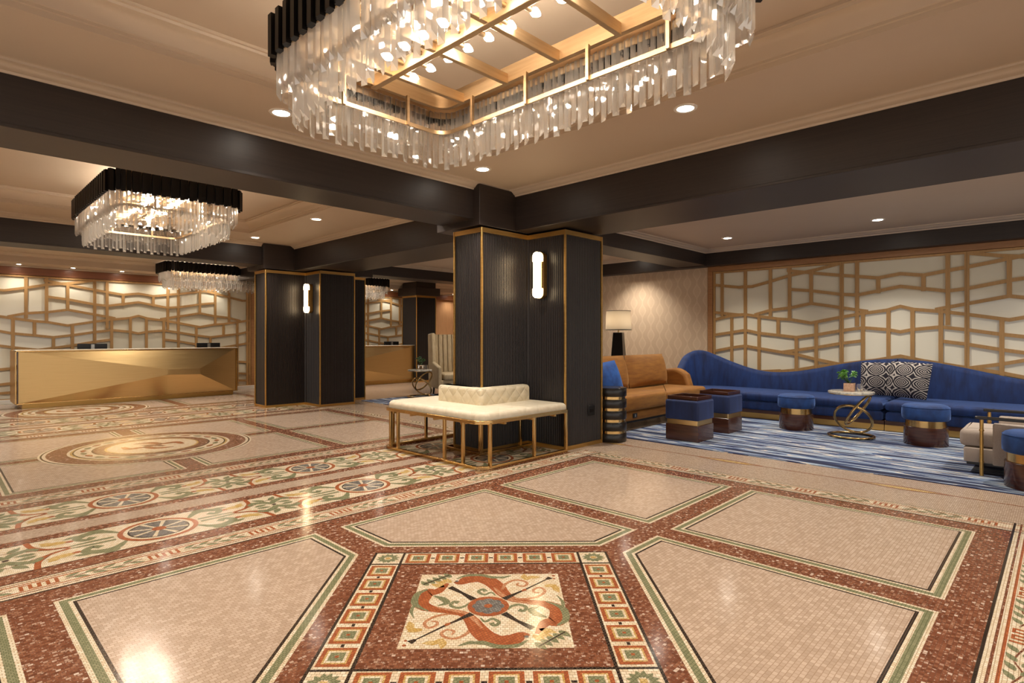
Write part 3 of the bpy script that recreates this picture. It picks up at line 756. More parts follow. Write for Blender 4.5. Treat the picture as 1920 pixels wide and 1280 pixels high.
def chandelier(loc, hx, hy, label, ztop, rz=0, scale=1.0, near=(0, 0), step=.037, fstep=.041):
    root = thing('crystal_chandelier', label, 'chandelier', loc, rz, 'tiered crystal chandeliers')
    S = scale; nv = Vector((near[0] - loc[0], near[1] - loc[1])); nv.rotate(Matrix.Rotation(-rz, 2))
    z = lambda v: v * S                                             # heights measured down from the top of the fins
    fins = rr_walk(hx, hy, .16, fstep); order = sorted(range(len(fins)), key=lambda i: (Vector(fins[i][:2]) - nv).length)
    keep = set(order[:100]); rest = MB(); me = None
    me = MB().box(-.012, .014, -.0185, .0185, -.205 * S, 0).build('fin', M['blackmetal'], link=False, bevel=None).data
    for i, (x, y, a) in enumerate(fins):
        dz = -.014 * (i % 2)
        if i in keep:
            o = bpy.data.objects.new('black_fin', me); COL.objects.link(o); o.parent = root; o.location = (x + (i % 2) * .018 * cos(a), y + (i % 2) * .018 * sin(a), dz); o.rotation_euler = (0, 0, a)
        else: rest.box(-.012, .014, -.0185, .0185, -.205 * S, 0, 0, T(x, y, dz, a))
    if rest.v: tag(rest.build('black_fins', M['blackmetal'], root), kind='stuff')
    def ringband(name, hx_, hy_, z0, z1, th=.006, r=.12):
        mb = MB(); o = rrect(-hx_, hx_, -hy_, hy_, r, 6); q = offset_poly(o, th); n = len(o)
        v = [(*p, zz_) for zz_ in (z0, z1) for p in o] + [(*p, zz_) for zz_ in (z0, z1) for p in q]; f = []
        for k in range(n):
            k2 = (k + 1) % n; f += [(k, k2, n + k2, n + k), (2 * n + k, 3 * n + k, 3 * n + k2, 2 * n + k2), (k, 2 * n + k, 2 * n + k2, k2), (n + k, n + k2, 3 * n + k2, 3 * n + k)]
        mb.add(v, f); return mb.build(name, M['chgold'], root, smooth=30)
    ringband('fin_backing', hx - .016, hy - .016, -.185 * S, -.004, .008, .145)
    ringband('upper_ring', hx - .075, hy - .075, -.15 * S, -.085 * S, .03, .11)
    ringband('lower_ring', hx - .108, hy - .108, -.325 * S, -.302 * S, .01, .1)
    # crystals, two tiers
    tiers = []
    for (dx, zt, lens) in ((.035, -.15, (.235, .25, .265, .24)), (.092, -.318, (.185, .215, .195, .225))):
        for i, (x, y, a) in enumerate(rr_walk(hx - dx, hy - dx, .12, step)): tiers.append((x, y, a, zt * S, lens[i % 4] * S, dx))
    meshes = {}
    order = sorted(range(len(tiers)), key=lambda i: (Vector(tiers[i][:2]) - nv).length ); keep = set(order[:100]); rest = MB()
    for i, (x, y, a, zt, L, dx) in enumerate(tiers):
        a += random.choice((-.3, .3)) + random.uniform(-.2, .2)
        if i in keep:
            if L not in meshes: meshes[L] = crystal_mesh(L).build('crystal', [M['crystal'], M['glint']], link=False).data
            o = bpy.data.objects.new('crystal', meshes[L]); COL.objects.link(o); o.parent = root; o.location = (x, y, zt); o.rotation_euler = (0, 0, a)
        else:
            c = crystal_mesh(L); rest.add(c.v, c.f, 0, T(x, y, zt, a)); rest.mi[-5:] = c.mi
    tag(rest.build('crystals', [M['crystal'], M['glint']], root), kind='stuff')
    # straps from the upper to the lower ring
    st = [(sx * (hx - .122), y_) for sx in (-1, 1) for y_ in (-hy * .62, -hy * .2, hy * .2, hy * .62)] + [(x_, sy * (hy - .122)) for sy in (-1, 1) for x_ in (-hx * .35, hx * .35)]
    for x, y in st:
        MB().box(x - .009, x + .009, y - .009, y + .009, -.325 * S, -.15 * S).build('strap', M['chgold'], root)
    # frame: spine, cross bars, hanging rods, lamp holders and bulbs
    fzv = -.13 * S
    MB().box(-.018, .018, -hy + .08, hy - .08, fzv - .036, fzv + .036).build('spine', M['chgold'], root, bevel=.003)
    nb = max(3, int(round(2 * hy / .42))); ys = [(-.5 + (k + .5) / nb) * 2 * (hy - .1) for k in range(nb)]
    for y in ys:
        MB().box(-hx + .1, hx - .1, y - .014, y + .014, fzv - .03, fzv + .03).build('cross_bar', M['chgold'], root, bevel=.003)
        MB().lathe([(.011, fzv + .02), (.011, loc_top(loc) - loc[2])], 10).build('hanging_rod', M['chgold'], root, smooth=40)
    sock = MB().tube([(0, 0, 0), (.075, 0, 0)], .013, 10).build('lamp_holder', M['chgold'], link=False, smooth=40).data
    bm_ = MB().lathe([(.001, .0), (.012, .004), (.02, .02), (.021, .03), (.014, .05), (.004, .064), (.001, .067)], 10, mat=Matrix.Rotation(pi / 2, 4, 'Y'), cap=False).build('bulb', M['bulb'], link=False, smooth=60).data
    nl = int(round(2 * (hy - .18) / .165))
    for k in range(nl):
        y = -hy + .2 + (k + .5) * 2 * (hy - .2) / nl
        for sx in (0, 1):
            yy = y + (.03 if sx else -.03)
            o = bpy.data.objects.new('lamp_holder', sock); COL.objects.link(o); o.parent = root; o.location = (.016 if sx == 0 else -.016, yy, fzv + .004); o.rotation_euler = (0, 0, pi * sx)
            b = bpy.data.objects.new('bulb', bm_); COL.objects.link(b); b.parent = o; b.location = (.073, 0, 0)
    return root
def loc_top(loc): return 3.083 if loc[1] < 10 else 2.76
chandelier((CX, CY, 2.852), .605, 1.05, 'largest crystal chandelier overhead above the square floor medallion', 2.85)
chandelier((CX, CY + PER, 2.852), .605, 1.05, 'crystal chandelier over the round floor medallion, beyond the left beam', 2.85, near=(0, 0))
chandelier((4.42, 13.02, 2.745), .42, 1.12, 'crystal chandelier hanging over the right end of the long gold desk', 2.74, pi / 2, .95, step=.04)
chandelier((7.33, 13.02, 2.745), .42, 1.12, 'crystal chandelier over the far gold desk, half hidden by the left dark column', 2.74, pi / 2, .95, step=.04)

# ------------------------------------------------------------------ recessed downlights, with unseen ones added to carry the room's light
def spot(loc, power, size=110, blend=.7, col=(1, .92, .82), parent=None, radius=.05, rot=(0, 0, 0)):
    l = bpy.data.lights.new('spot', 'SPOT'); l.energy = power; l.spot_size = radians(size); l.spot_blend = blend; l.color = col; l.shadow_soft_size = radius
    o = bpy.data.objects.new('spot', l); COL.objects.link(o); o.location = loc; o.rotation_euler = rot
    if parent: o.parent = parent
    return o
dl_trim = MB().lathe([(.058, 0), (.06, -.006), (.082, -.006), (.084, -.002), (.084, .0)], 32, cap=False).build('trim_ring', M['white'], link=False, smooth=40).data
dl_lens = MB().lathe([(.001, -.002), (.06, -.002)], 24, cap=False).build('lens', M['lens'], link=False).data
def downlight(x, y, z, label, power=60, s=1.0, size=110):
    r = thing('downlight', label, 'light', (x, y, z - .0005), 0, 'recessed ceiling downlights')
    for nm, me in (('trim_ring', dl_trim), ('lens', dl_lens)):
        o = bpy.data.objects.new(nm, me); COL.objects.link(o); o.parent = r; o.scale = (s, s, s)
    spot((0, 0, -.012), power, size, .8, parent=r)
DP = 72
for x, y, lb in ((3.83, 1.97, 'round downlight in the near ceiling, right of the big chandelier above the right beam'),
                 (3.83, 4.12, 'round downlight in the ceiling corner just above the front dark column'),
                 (1.83, 4.15, 'round downlight half hidden behind the left end of the big chandelier'),
                 (-.2, 4.15, 'added round downlight by the left beam outside the left edge of the photo'),  # this and the rows below are out of view, added for general light
                 (-.2, 1.97, 'added round downlight left of the big chandelier, outside the photo'),
                 (3.83, -.3, 'added round downlight in the near ceiling outside the right edge of the photo'),
                 (1.83, -.3, 'added round downlight in the ceiling behind the photographer')):
    downlight(x, y, ZS, lb, DP)
for x, y, lb in ((3.83, 7.55, 'round downlight right of the second chandelier, on the soffit by the dark beam'),
                 (3.83, 9.68, 'round downlight near the second chandelier, in the corner above the left dark column'),
                 (3.83, 5.45, 'added round downlight hidden behind the left beam by the front column'),  # this and the next three are unseen, added to light the bay
                 (1.83, 9.68, 'added round downlight hidden behind the second chandelier'),
                 (-.2, 9.68, 'added round downlight beyond the left edge over the second bay'),
                 (-.2, 7.55, 'added round downlight left of the second chandelier outside the photo')):
    downlight(x, y, ZS, lb, DP)
for x, y, lb in ((8.72, 3.78, 'round downlight in the lounge ceiling above the blue wave sofa, left one of two'),
                 (8.74, 1.77, 'round downlight in the lounge ceiling above the blue wave sofa, right one of two'),
                 (8.74, -.25, 'added round downlight in the lounge ceiling outside the right edge of the photo'),  # from here on unseen lamps, added to help light the lounge
                 (6.6, 3.78, 'added round downlight above the walnut cube stools, hidden by the right beam'),
                 (6.6, 1.77, 'added round downlight above the front of the lounge rug, hidden by the right beam'),
                 (6.6, -.25, 'added round downlight over the armchair, hidden by the right beam')):
    downlight(x, y, 2.79, lb, DP * 1.15)
for x, y, lb in ((9.27, 6.0, 'round downlight washing the patterned wallpaper above the table lamp'), (7.6, 6.4, 'unseen round downlight over the console behind the ochre sofa'),
                 (7.6, 8.6, 'unseen round downlight over the tall wing chair'), (6.4, 6.4, 'unseen round downlight behind the front dark column')):  # all but the wallpaper washer are unseen, placed to carry the room's light
    downlight(x, y, 2.79, lb, DP * 1.2)
for i, (x, lb) in enumerate(((1.2, 'small downlight above the left end of the long gold desk'), (2.0, 'small downlight washing the lattice above the left monitor'), (2.8, 'small downlight washing the lattice left of the far chandelier'),
                (3.6, 'small downlight hidden behind the far left chandelier'), (4.6, 'small downlight hidden behind the crystals at the right end of the desk'), (6.6, 'small downlight behind the left dark column'), (8.0, 'small downlight over the far gold desk'), (9.3, 'small downlight beside the far square column'), (11.6, 'small downlight by the oak panelling'))):
    downlight(x, 13.82, 2.585, lb, 13, .6, 130)
for x, y in ((7.6, 11.8), (11.3, 12.2), (3.0, 11.6), (.6, 12.0)):  # unseen far lamps, added to lift the light around the desks
    downlight(x, y, 2.76, 'added unseen downlight in the far ceiling above the %s' % {7.6: 'aisle in front of the far gold desk', 11.3: 'corner right of the far square column', 3.0: 'aisle before the long gold desk', .6: 'left end of the long gold desk'}[x], DP * 1.4, 1, 140)

# ------------------------------------------------------------------ furniture
def sweep(mb, path, w, z0, z1, closed=False, mi=0, mat=None):
    """bar of width w and height z0..z1 following a plan path"""
    P = [Vector(p) for p in path]; n = len(P); L = []; R = []
    for i, p in enumerate(P):
        a = P[i - 1] if (i > 0 or closed) else None; b = P[(i + 1) % n] if (i < n - 1 or closed) else None
        e1 = (p - a).normalized() if a is not None else (b - p).normalized(); e2 = (b - p).normalized() if b is not None else e1
        m = Vector((-e1.y - e2.y, e1.x + e2.x)).normalized(); k = w / 2 / max(.3, m.dot(Vector((-e1.y, e1.x))))
        L.append(p + m * k); R.append(p - m * k)
    v = [(*p, z) for z in (z0, z1) for p in L] + [(*p, z) for z in (z0, z1) for p in R]; f = []
    for i in range(n if closed else n - 1):
        j = (i + 1) % n
        f += [(i, j, n + j, n + i), (2 * n + i, 3 * n + i, 3 * n + j, 2 * n + j), (n + i, n + j, 3 * n + j, 3 * n + i), (i, 2 * n + i, 2 * n + j, j)]
    if not closed: f += [(0, n, 3 * n, 2 * n), (n - 1, 3 * n - 1, 4 * n - 1, 2 * n - 1)]
    mb.add(v, f, mi, mat); return mb
def arc(cx, cy, r, a0, a1, n=8): return [(cx + r * cos(radians(a0 + (a1 - a0) * k / n)), cy + r * sin(radians(a0 + (a1 - a0) * k / n))) for k in range(n + 1)]

# bench wrapped round the arm of the front column
b = thing('column_bench', 'cream tufted bench on a gold bar frame wrapped round the front dark column', 'bench', (4.25, 4.69, 0))
rc = .13
U = [(.60, -.81)] + arc(-.65 + rc, -.81 + rc, rc, 270, 180) + arc(-.65 + rc, .83 - rc, rc, 180, 90) + [(.60, .83)]
sweep(MB(), U, .032, 0, .034).build('lower_rail', M['gold'], b, bevel=.004)
sweep(MB(), U, .032, .425, .462).build('upper_rail', M['gold'], b, bevel=.004)
I_ = [(.60, -.285), (-.19, -.285), (-.19, .305), (.60, .305)]
sweep(MB(), I_, .03, 0, .03).build('inner_rail', M['gold'], b, bevel=.004)
LEG = [(-.65, -.54), (-.65, -.26), (-.65, .54), (-.65, .70 - .02), (-.55, -.81), (.07, -.81), (.585, -.81), (.585, .83), (-.05, .83), (-.52, .83), (-.19, -.285), (.42, -.285), (-.19, .305), (.42, .305)]
for x, y in LEG:
    MB().box(x - .015, x + .015, y - .015, y + .015, .02, .44).build('leg', M['gold'], b, bevel=.003)
for y in (-.52, -.1, .3, .62):
    MB().box(-.66, -.2, y - .012, y + .012, .405, .425).build('cross_rail', M['gold'], b, bevel=.002)
for x in (-.35, .05, .4):
    MB().box(x - .012, x + .012, -.82, -.3, .405, .425).build('cross_rail', M['gold'], b, bevel=.002)
    MB().box(x - .012, x + .012, .32, .84, .405, .425).build('cross_rail', M['gold'], b, bevel=.002)
OUT = [(.6, .82)] + [p for p in reversed(arc(-.64 + rc, .82 - rc, rc, 180, 90))] + [p for p in reversed(arc(-.64 + rc, -.80 + rc, rc, 270, 180))] + [(.6, -.80), (.6, -.235), (-.125, -.235), (-.125, .26), (.6, .26)]
slab(MB(), OUT, .455, .535, .045, .01, 5).build('seat_cushion', M['cream'], b, smooth=50)
BK = [(.585, -.232), (-.128, -.232), (-.128, .258), (.585, .258), (.585, .375), (-.245, .375), (-.245, -.35), (.585, -.35)]
BK = [(.50, -.232), (-.128, -.232), (-.128, .258), (.5, .258), (.5, .37), (-.215, .37)] + arc(-.205, .33, .04, 90, 180, 4) + arc(-.205, -.31, .04, 180, 270, 4) + [(.5, -.35)]
BK = BK[::-1]
if sum((BK[i][0] * BK[(i + 1) % len(BK)][1] - BK[(i + 1) % len(BK)][0] * BK[i][1]) for i in range(len(BK))) < 0: BK = BK[::-1]
slab(MB(), BK, .515, .715, .04, .02, 5).build('backrest', M['creamback'], b, smooth=50)

bt = MB().lathe([(.001, .004), (.006, .003), (.009, 0)], 10, cap=False).build('button', M['creamback'], link=False, smooth=60).data
for k in range(5):
    for j, z in enumerate((.585, .655)):
        for nm, x, y, ry, rx in (('f', -.12 + k * .135 + .06 * j, -.351, 0, pi / 2), ('l', -.2505 + .006, -.26 + k * .125 + .05 * j, -pi / 2, 0)):
            if x > .47 or y > .33: continue
            q = bpy.data.objects.new('button', bt); COL.objects.link(q); q.parent = b; q.location = (x, y, z); q.rotation_euler = (rx, ry, 0)

# wall sconces
def sconce(loc, label):
    r = thing('wall_sconce', label, 'lamp', loc, 0, 'brass wall sconces')
    # local -x points away from the column
    def stad(hw, hh, n=10): return [(hw * cos(a), hh - hw + hw * sin(a)) for a in [pi * k / n for k in range(n + 1)]] + [(-hw * cos(a), -hh + hw - hw * sin(a)) for a in [pi * k / n for k in range(n + 1)]]
    X = Matrix(((0, 0, -1, 0), (1, 0, 0, 0), (0, 1, 0, 0), (0, 0, 0, 1)))
    MB().prism(stad(.058, .262), 0, .062, 0, X).build('backplate', M['brass'], r, bevel=.003)
    MB().prism([(-.058, -.15), (.058, -.15), (.058, .15), (-.058, .15)], .062, .088, 0, X).build('collar', M['brass'], r, bevel=.003)
    # opal tube: full width at the ends, slim in the middle
    out = stad(.054, .258); slim = [(x * (.62 if abs(z) < .148 else 1), z) for x, z in out]
    g = MB().prism([p for p in stad(.054, .258) if p[1] > .147] + [(-.054, .15), (.054, .15)], .062, .125, 0, X)
    g.prism([(-.054, -.15)] + [p for p in stad(.054, .258) if p[1] < -.147] + [(.054, -.15)], .062, .125, 0, X)
    g.prism([(-.04, -.15), (.04, -.15), (.04, .15), (-.04, .15)], .088, .125, 0, X)
    g.build('opal_tube', M['sconceglass'], r, bevel=.006)
sconce((4.874, 4.24, 1.94), 'brass and opal wall sconce on the front dark column above the cream bench')
sconce((4.874, 4.24 + PER, 1.94), 'brass and opal wall sconce on the left dark column, further back')

# power points
def outlet(loc, rz, label, mat=None, w=.07, h=.11, two=True):
    r = thing('power_outlet', label, 'outlet', loc, rz)
    MB().box(-w / 2, w / 2, -.008, 0, -h / 2, h / 2).build('cover_plate', M['black'], r, bevel=.002)
    for k in ((-1, 1) if two else (0,)):
        MB().box(-.014 + k * .018, .014 + k * .018, -.0105, -.008, -.018, .018).build('socket_face', mat or M['blackmetal'], r, bevel=.001)
outlet((5.34, 3.914, .40), 0, 'black double power outlet low on the front dark column right of the bench', None, .115, .115)

# wave sofas along the screens
def wave_sofa(label, y0, s):
    """half of the pair: y0 the seam, s=+1 runs to the left end of the wall, s=-1 mirrors it"""
    r = thing('wave_back_sofa', label, 'sofa', (9.2, y0, .0078), 0, 'pair of blue wave-back sofas')
    P = [(.41, 0.006), (.41, .3), (.41, .6), (.41, .9), (.41, 1.2), (.41, 1.5), (.41, 1.8), (.41, 2.1), (.41, 2.4), (.405, 2.55), (.385, 2.68), (.34, 2.79), (.27, 2.88), (.18, 2.94), (.08, 2.975), (-.03, 2.985), (-.14, 2.985), (-.25, 2.985)]
    H = [.925, .905, .855, .79, .72, .675, .665, .715, .81, .87, .93, .985, 1.005, .98, .92, .82, .70, .60]
    PS = smoothline([(p[0], p[1]) for p in P], 4); HS = [v.y for v in smoothline([(i, h) for i, h in enumerate(H)], 4)]
    def shell(prof_fn, mb):
        v = []; f = []; n = len(PS); m = None
        for i, p in enumerate(PS):
            t = (PS[min(i + 1, n - 1)] - PS[max(i - 1, 0)]).normalized(); q = Vector((t.y, -t.x))          # away from the seat
            pr = prof_fn(HS[i]); m = len(pr)
            for o, z in pr:
                w = p + q * o; v.append((w.x, w.y * s, z))
        for i in range(n - 1):
            for k in range(m):
                k2 = (k + 1) % m; f.append((i * m + k, i * m + k2, (i + 1) * m + k2, (i + 1) * m + k))
        f += [tuple(range(m - 1, -1, -1)), tuple((n - 1) * m + k for k in range(m))]
        return mb.add(v, f)
    shell(lambda h: [(-.02, .13), (-.025, .37), (.0, h - .07), (.012, h - .03), (.04, h - .005), (.09, h), (.125, h - .012), (.145, h - .05), (.15, .13)], MB()).build('backrest', M['blue'], r, smooth=60)
    seat = [(-.42, .012), (.43, .012), (.43, 2.45), (.40, 2.66), (.32, 2.8), (.2, 2.9), (.08, 2.95), (-.42, 2.95)]
    def mir(o): return [(x, y * s) for x, y in (o if s > 0 else o[::-1])]
    slab(MB(), mir(seat), .27, .395, .055, .045, 5).build('seat_cushion', M['blue'], r, smooth=50)
    slab(MB(), mir(offset_poly(seat, .004)), .135, .262, .05, .03, 5).build('lower_cushion', M['blue'], r, smooth=50)
    slab(MB(), mir([(x, .003 if y < .1 else y) for x, y in offset_poly(seat, .03)]), .082, .137, .002, .002, 1).build('walnut_plinth', M['walnutx'], r)
    slab(MB(), mir([(x, .003 if y < .1 else y) for x, y in offset_poly(seat, .025)]), 0.004, .083, .002, .002, 1).build('gold_plinth', M['brass'], r)
    return r
wave_sofa('royal blue wave-back sofa rising to its tall left end beside the wallpaper', 1.71, 1)
wave_sofa('royal blue wave-back sofa running out of the right edge of the photo', 1.708, -1)
outlet((8.80, 3.72, .108), -pi / 2, 'small black power outlet in the plinth of the blue wave sofa behind the cube stools', M['silver'], .12, .045, False)

# scatter cushions
def cushion(label, loc, rz, rx, w, h, t, m, cat='cushion', group=None, ry=0):
    o = pillow(MB(), w, h, t).build('scatter_cushion', m, smooth=70)
    o.location = loc; o.rotation_euler = (rx, ry, rz); tag(o, label, cat, group); return o
cushion('zebra patterned cushion leaning further left on the blue wave sofa, partly covered', (9.40, 1.88, .655), -pi / 2 + .08, -.18, .46, .46, .16, M['zebra'], group='zebra cushions on the wave sofa')
cushion('zebra patterned cushion in front, leaning right of the other zebra cushion', (9.14, 1.50, .672), -pi / 2 - .28, -.26, .5, .48, .17, M['zebra'], group='zebra cushions on the wave sofa', ry=.04)

# ochre sofa
o = thing('ochre_sofa', 'ochre velvet sofa with loose back cushions behind the front dark column', 'sofa', (7.45, 4.62, 0))
LX = 2.62
def sl(x0, x1, y0, y1, z0, z1, r, nm, m, rb=None, rc=.04): return slab(MB(), rrect(x0, x1, y0, y1, rc, 4), z0, z1, r, rb, 5).build(nm, m, o, smooth=50)
x0, x1 = -1.3, 1.3
MB().box(x0 + .06, x1 - .06, -.46, .36, .10, .125).build('steel_frame', M['blackmetal'], o, bevel=.003)
for x in (x0 + .12, x1 - .12):
    for y in (-.44, .3): MB().box(x - .02, x + .02, y - .012, y + .012, 0, .105).build('leg', M['blackmetal'], o, bevel=.002)
sl(x0 + .02, x1 - .02, -.48, .38, .125, .262, .05, 'seat_base', M['orange'], .03)
sl(x0 + .01, -.05, -.53, .26, .265, .475, .05, 'seat_cushion', M['orange'], .04)
sl(-.045, x1 - .1, -.53, .26, .265, .465, .05, 'seat_cushion', M['orange'], .04)
sl(x0 + .2, x1, .22, .42, .12, .79, .07, 'back_panel', M['orange'])
# arm at the right end, bowed top
ap = [(-.34, .26), (.40, .26), (.40, .66)] + [(.40 - .62 * k / 8, .66 + .08 * sin(pi * min(1, k / 7.0) * .55) - (.10 * max(0, (k - 5) / 3) ** 2)) for k in range(1, 9)]
mbx = MB(); mbx.prism(ap, 0, .19, 0, Matrix(((0, 0, 1, x1 - .19), (1, 0, 0, 0), (0, 1, 0, 0), (0, 0, 0, 1))))
mbx.build('arm', M['orange'], o, bevel=.055, seg=4)
for i, (cx, w) in enumerate(((-.615, 1.13), (.535, 1.13))):
    pillow(MB(), w, .50, .27, 18, T(cx, .15, .72, 0, -.2), .03).build('back_cushion', M['orange'], o, smooth=70)
MB().tube([(-1.05, .40, .875), (-.2, .39, .885)], .06, 12).build('bolster', M['orange'], o, smooth=60, bevel=.03)
cushion('bright blue velvet cushion at the left end of the ochre sofa', (6.26, 4.31, .705), -.12, -.3, .44, .43, .17, M['bluecush'], ry=-.12)
outlet((6.62, 4.133, .195), 0, 'black power outlet set in the base of the ochre sofa', M['silver'], .1, .06, False)

# drum side tables
def drum(loc, label):
    r = thing('drum_side_table', label, 'table', loc, 0, 'black drum side tables with gold grooves')
    for i in range(5):
        z = i * .135; MB().lathe([(.175, z), (.18, z + .006), (.18, z + .096), (.175, z + .102)], 40).build('black_drum', M['blackwood'], r, smooth=40)
        if i < 4: MB().lathe([(.165, z + .102), (.165, z + .135)], 40, cap=False).build('gold_groove', M['gold'], r, smooth=40)
    return r
drum((5.765, 4.085 - .16, 0), 'black drum table with gold grooves at the left end of the ochre sofa')
drum((9.42, 5.06, 0), 'black drum table with gold grooves between the ochre sofa and the wave sofa')

# console, lamp and glass bowl behind the ochre sofa
r = thing('console_table', 'narrow dark console behind the ochre sofa carrying the table lamp', 'table', (7.75, 5.32, 0))
MB().box(-.95, .95, -.17, .17, .68, .72).build('table_top', M['blackwood'], r, bevel=.004)
for x in (-.9, .9):
    for y in (-.13, .13): MB().box(x - .02, x + .02, y - .02, y + .02, 0, .68).build('leg', M['blackwood'], r, bevel=.002)
r = thing('table_lamp', 'table lamp with a tapered black base and grey drum shade', 'lamp', (8.02, 5.32, .72))
s0, s1 = .115, .075
MB().add([(sx * s, sy * s, z) for z, s in ((0, s0), (.60, s1)) for sx, sy in ((-1, -1), (1, -1), (1, 1), (-1, 1))], [(0, 1, 5, 4), (1, 2, 6, 5), (2, 3, 7, 6), (3, 0, 4, 7), (3, 2, 1, 0), (4, 5, 6, 7)]).build('base', M['blackwood'], r, bevel=.004).rotation_euler = (0, 0, .35)
MB().lathe([(.012, .6), (.012, .82)], 12).build('stem', M['gold'], r, smooth=40)
MB().lathe([(.212, .645), (.2, .955)], 40, cap=False).build('lamp_shade', M['shade'], r, smooth=40)
mb = MB()
for rr, z in ((.212, .645), (.2, .955)): mb.tube([(rr * cos(2 * pi * k / 40), rr * sin(2 * pi * k / 40), z) for k in range(40)], .005, 6, True)
mb.build('shade_trim', M['black'], r, smooth=40)
MB().lathe([(.001, .74), (.03, .76), (.04, .8), (.03, .84), (.001, .855)], 16, cap=False).build('bulb', emit('lamp_bulb', 'ffe2b8', 20), r, smooth=60)
r = MB().lathe([(.05, 0), (.09, .02), (.12, .06), (.13, .1), (.122, .1), (.112, .065), (.085, .03), (.001, .015)], 28).build('glass_bowl', M['glass'], smooth=50)
r.location = (7.45, 5.30, .7205); tag(r, 'clear glass bowl on the console left of the table lamp', 'bowl')

# square stools with trays
def cube_stool(loc, label, rz=0):
    r = thing('cube_stool', label, 'stool', loc, rz, 'navy cube stools on walnut bases')
    h = .21
    slab(MB(), rrect(-h, h, -h, h, .012, 3), 0, .19, .003, .003, 1).build('walnut_base', M['walnutx'], r, smooth=40)
    slab(MB(), rrect(-h + .012, h - .012, -h + .012, h - .012, .01, 3), .19, .25, .002, .002, 1).build('gold_band', M['brassh'], r, smooth=40)
    slab(MB(), rrect(-h - .006, h + .006, -h - .006, h + .006, .03, 5), .25, .485, .03, .015, 5).build('velvet_seat', M['navycube'], r, smooth=50)
def tray(loc, label, rz=0):
    r = thing('serving_tray', label, 'tray', loc, rz, 'walnut trays on the cube stools'); h = .192
    MB().box(-h, h, -h, h, 0, .012).build('tray_base', M['walnutx'], r, bevel=.002)
    mb = MB(); sweep(mb, [(-h + .007, -h + .007), (h - .007, -h + .007), (h - .007, h - .007), (-h + .007, h - .007)], .014, 0.004, .045, True); mb.build('rim', M['walnut'], r, bevel=.002)
cube_stool((6.505, 3.29, .0078), 'navy velvet cube stool nearer the camera with a walnut tray on top')
tray((6.505, 3.29, .4925), 'walnut tray on the cube stool nearer the camera')
cube_stool((7.37, 3.295, .0078), 'navy velvet cube stool behind the nearer one, its top under a walnut tray')
tray((7.37, 3.295, .4925), 'walnut tray on the cube stool standing further back')

# round poufs
def pouf(loc, label, R=.232):
    r = thing('round_pouf', label, 'pouf', loc, 0, 'round blue poufs on walnut drums')
    k = R / .232
    MB().lathe([(.222 * k, 0), (.224 * k, .004), (.224 * k, .208), (.22 * k, .212)], 48).build('walnut_drum', M['walnut'], r, smooth=40)
    MB().lathe([(.207 * k, .212), (.207 * k, .285)], 48, cap=False).build('gold_band', M['gold'], r, smooth=40)
    pr = [(.2 * k, .283), (.225 * k, .288), (.24 * k, .305), (.243 * k, .35), (.242 * k, .40), (.236 * k, .432), (.22 * k, .452), (.19 * k, .462), (.1 * k, .466), (.002, .467)]
    MB().lathe(pr, 48).build('velvet_seat', M['bluepouf'], r, smooth=60)
    MB().tube([(.237 * k * cos(2 * pi * q / 48), .237 * k * sin(2 * pi * q / 48), .432) for q in range(48)], .004, 6, True).build('piping', M['bluepouf'], r, smooth=60)
pouf((8.21, 2.61, .0078), 'blue round pouf in the middle of the rug between the cube stools and ring table', .217)
pouf((8.055, 1.155, .0078), 'blue round pouf right of the ring table, in front of the zebra cushions', .222)
pouf((6.335, .165, .0075), 'blue round pouf cut off by the right edge of the photo beside the beige armchair', .212)

# ring side tables
def ring_table(loc, rz, label, back=0):
    r = thing('ring_side_table', label, 'table', loc, rz, 'gold ring side tables')
    # local x to the right of the viewer, y away
    slab(MB(), [(x * 1 + .006 * sin(5 * i), y) for i, (x, y) in enumerate(arc(0, 0, .25, 0, 350, 35))], .535, .568, .008, .006, 3).build('agate_top', M['agate'], r, smooth=40)
    MB().tube([((.244) * cos(2 * pi * k / 40), .244 * sin(2 * pi * k / 40), .536) for k in range(40)], .006, 8, True).build('top_edge', M['gold'], r, smooth=60)
    def ring(c, ax, bx, R1, R2, nm):
        a, b_ = Vector(ax).normalized(), Vector(bx); b_ = (b_ - a * a.dot(b_)).normalized()
        P = [Vector(c) + a * cos(2 * pi * k / 56) * R1 + b_ * sin(2 * pi * k / 56) * R2 for k in range(56)]
        MB().tube(P, .0175, 10, True, flat=.8).build(nm, M['gold'], r, smooth=60)
    ring((0, 0, .016), (1, 0, 0), (0, 1, 0), .245, .245, 'base_ring')
    ring((.075, -.02, .333), (.68, 0, .73), (-.45, -.75, .42), .225, .195, 'upper_ring')
    ring((.045, .03, .214), (.68, .1, -.72), (.45, -.75, .42), .225, .195, 'lower_ring')
    return r
VA = math.atan2(-cos(radians(44.15)), sin(radians(44.15)))          # heading of the picture's left-to-right
ring_table((8.02, 1.91, .0078), VA, 'gold ring side table with a pale agate top carrying the little plant')
ring_table((7.10, 9.54, .0078), VA + .3, 'gold ring side table beside the tall wing chair, far behind the bench')

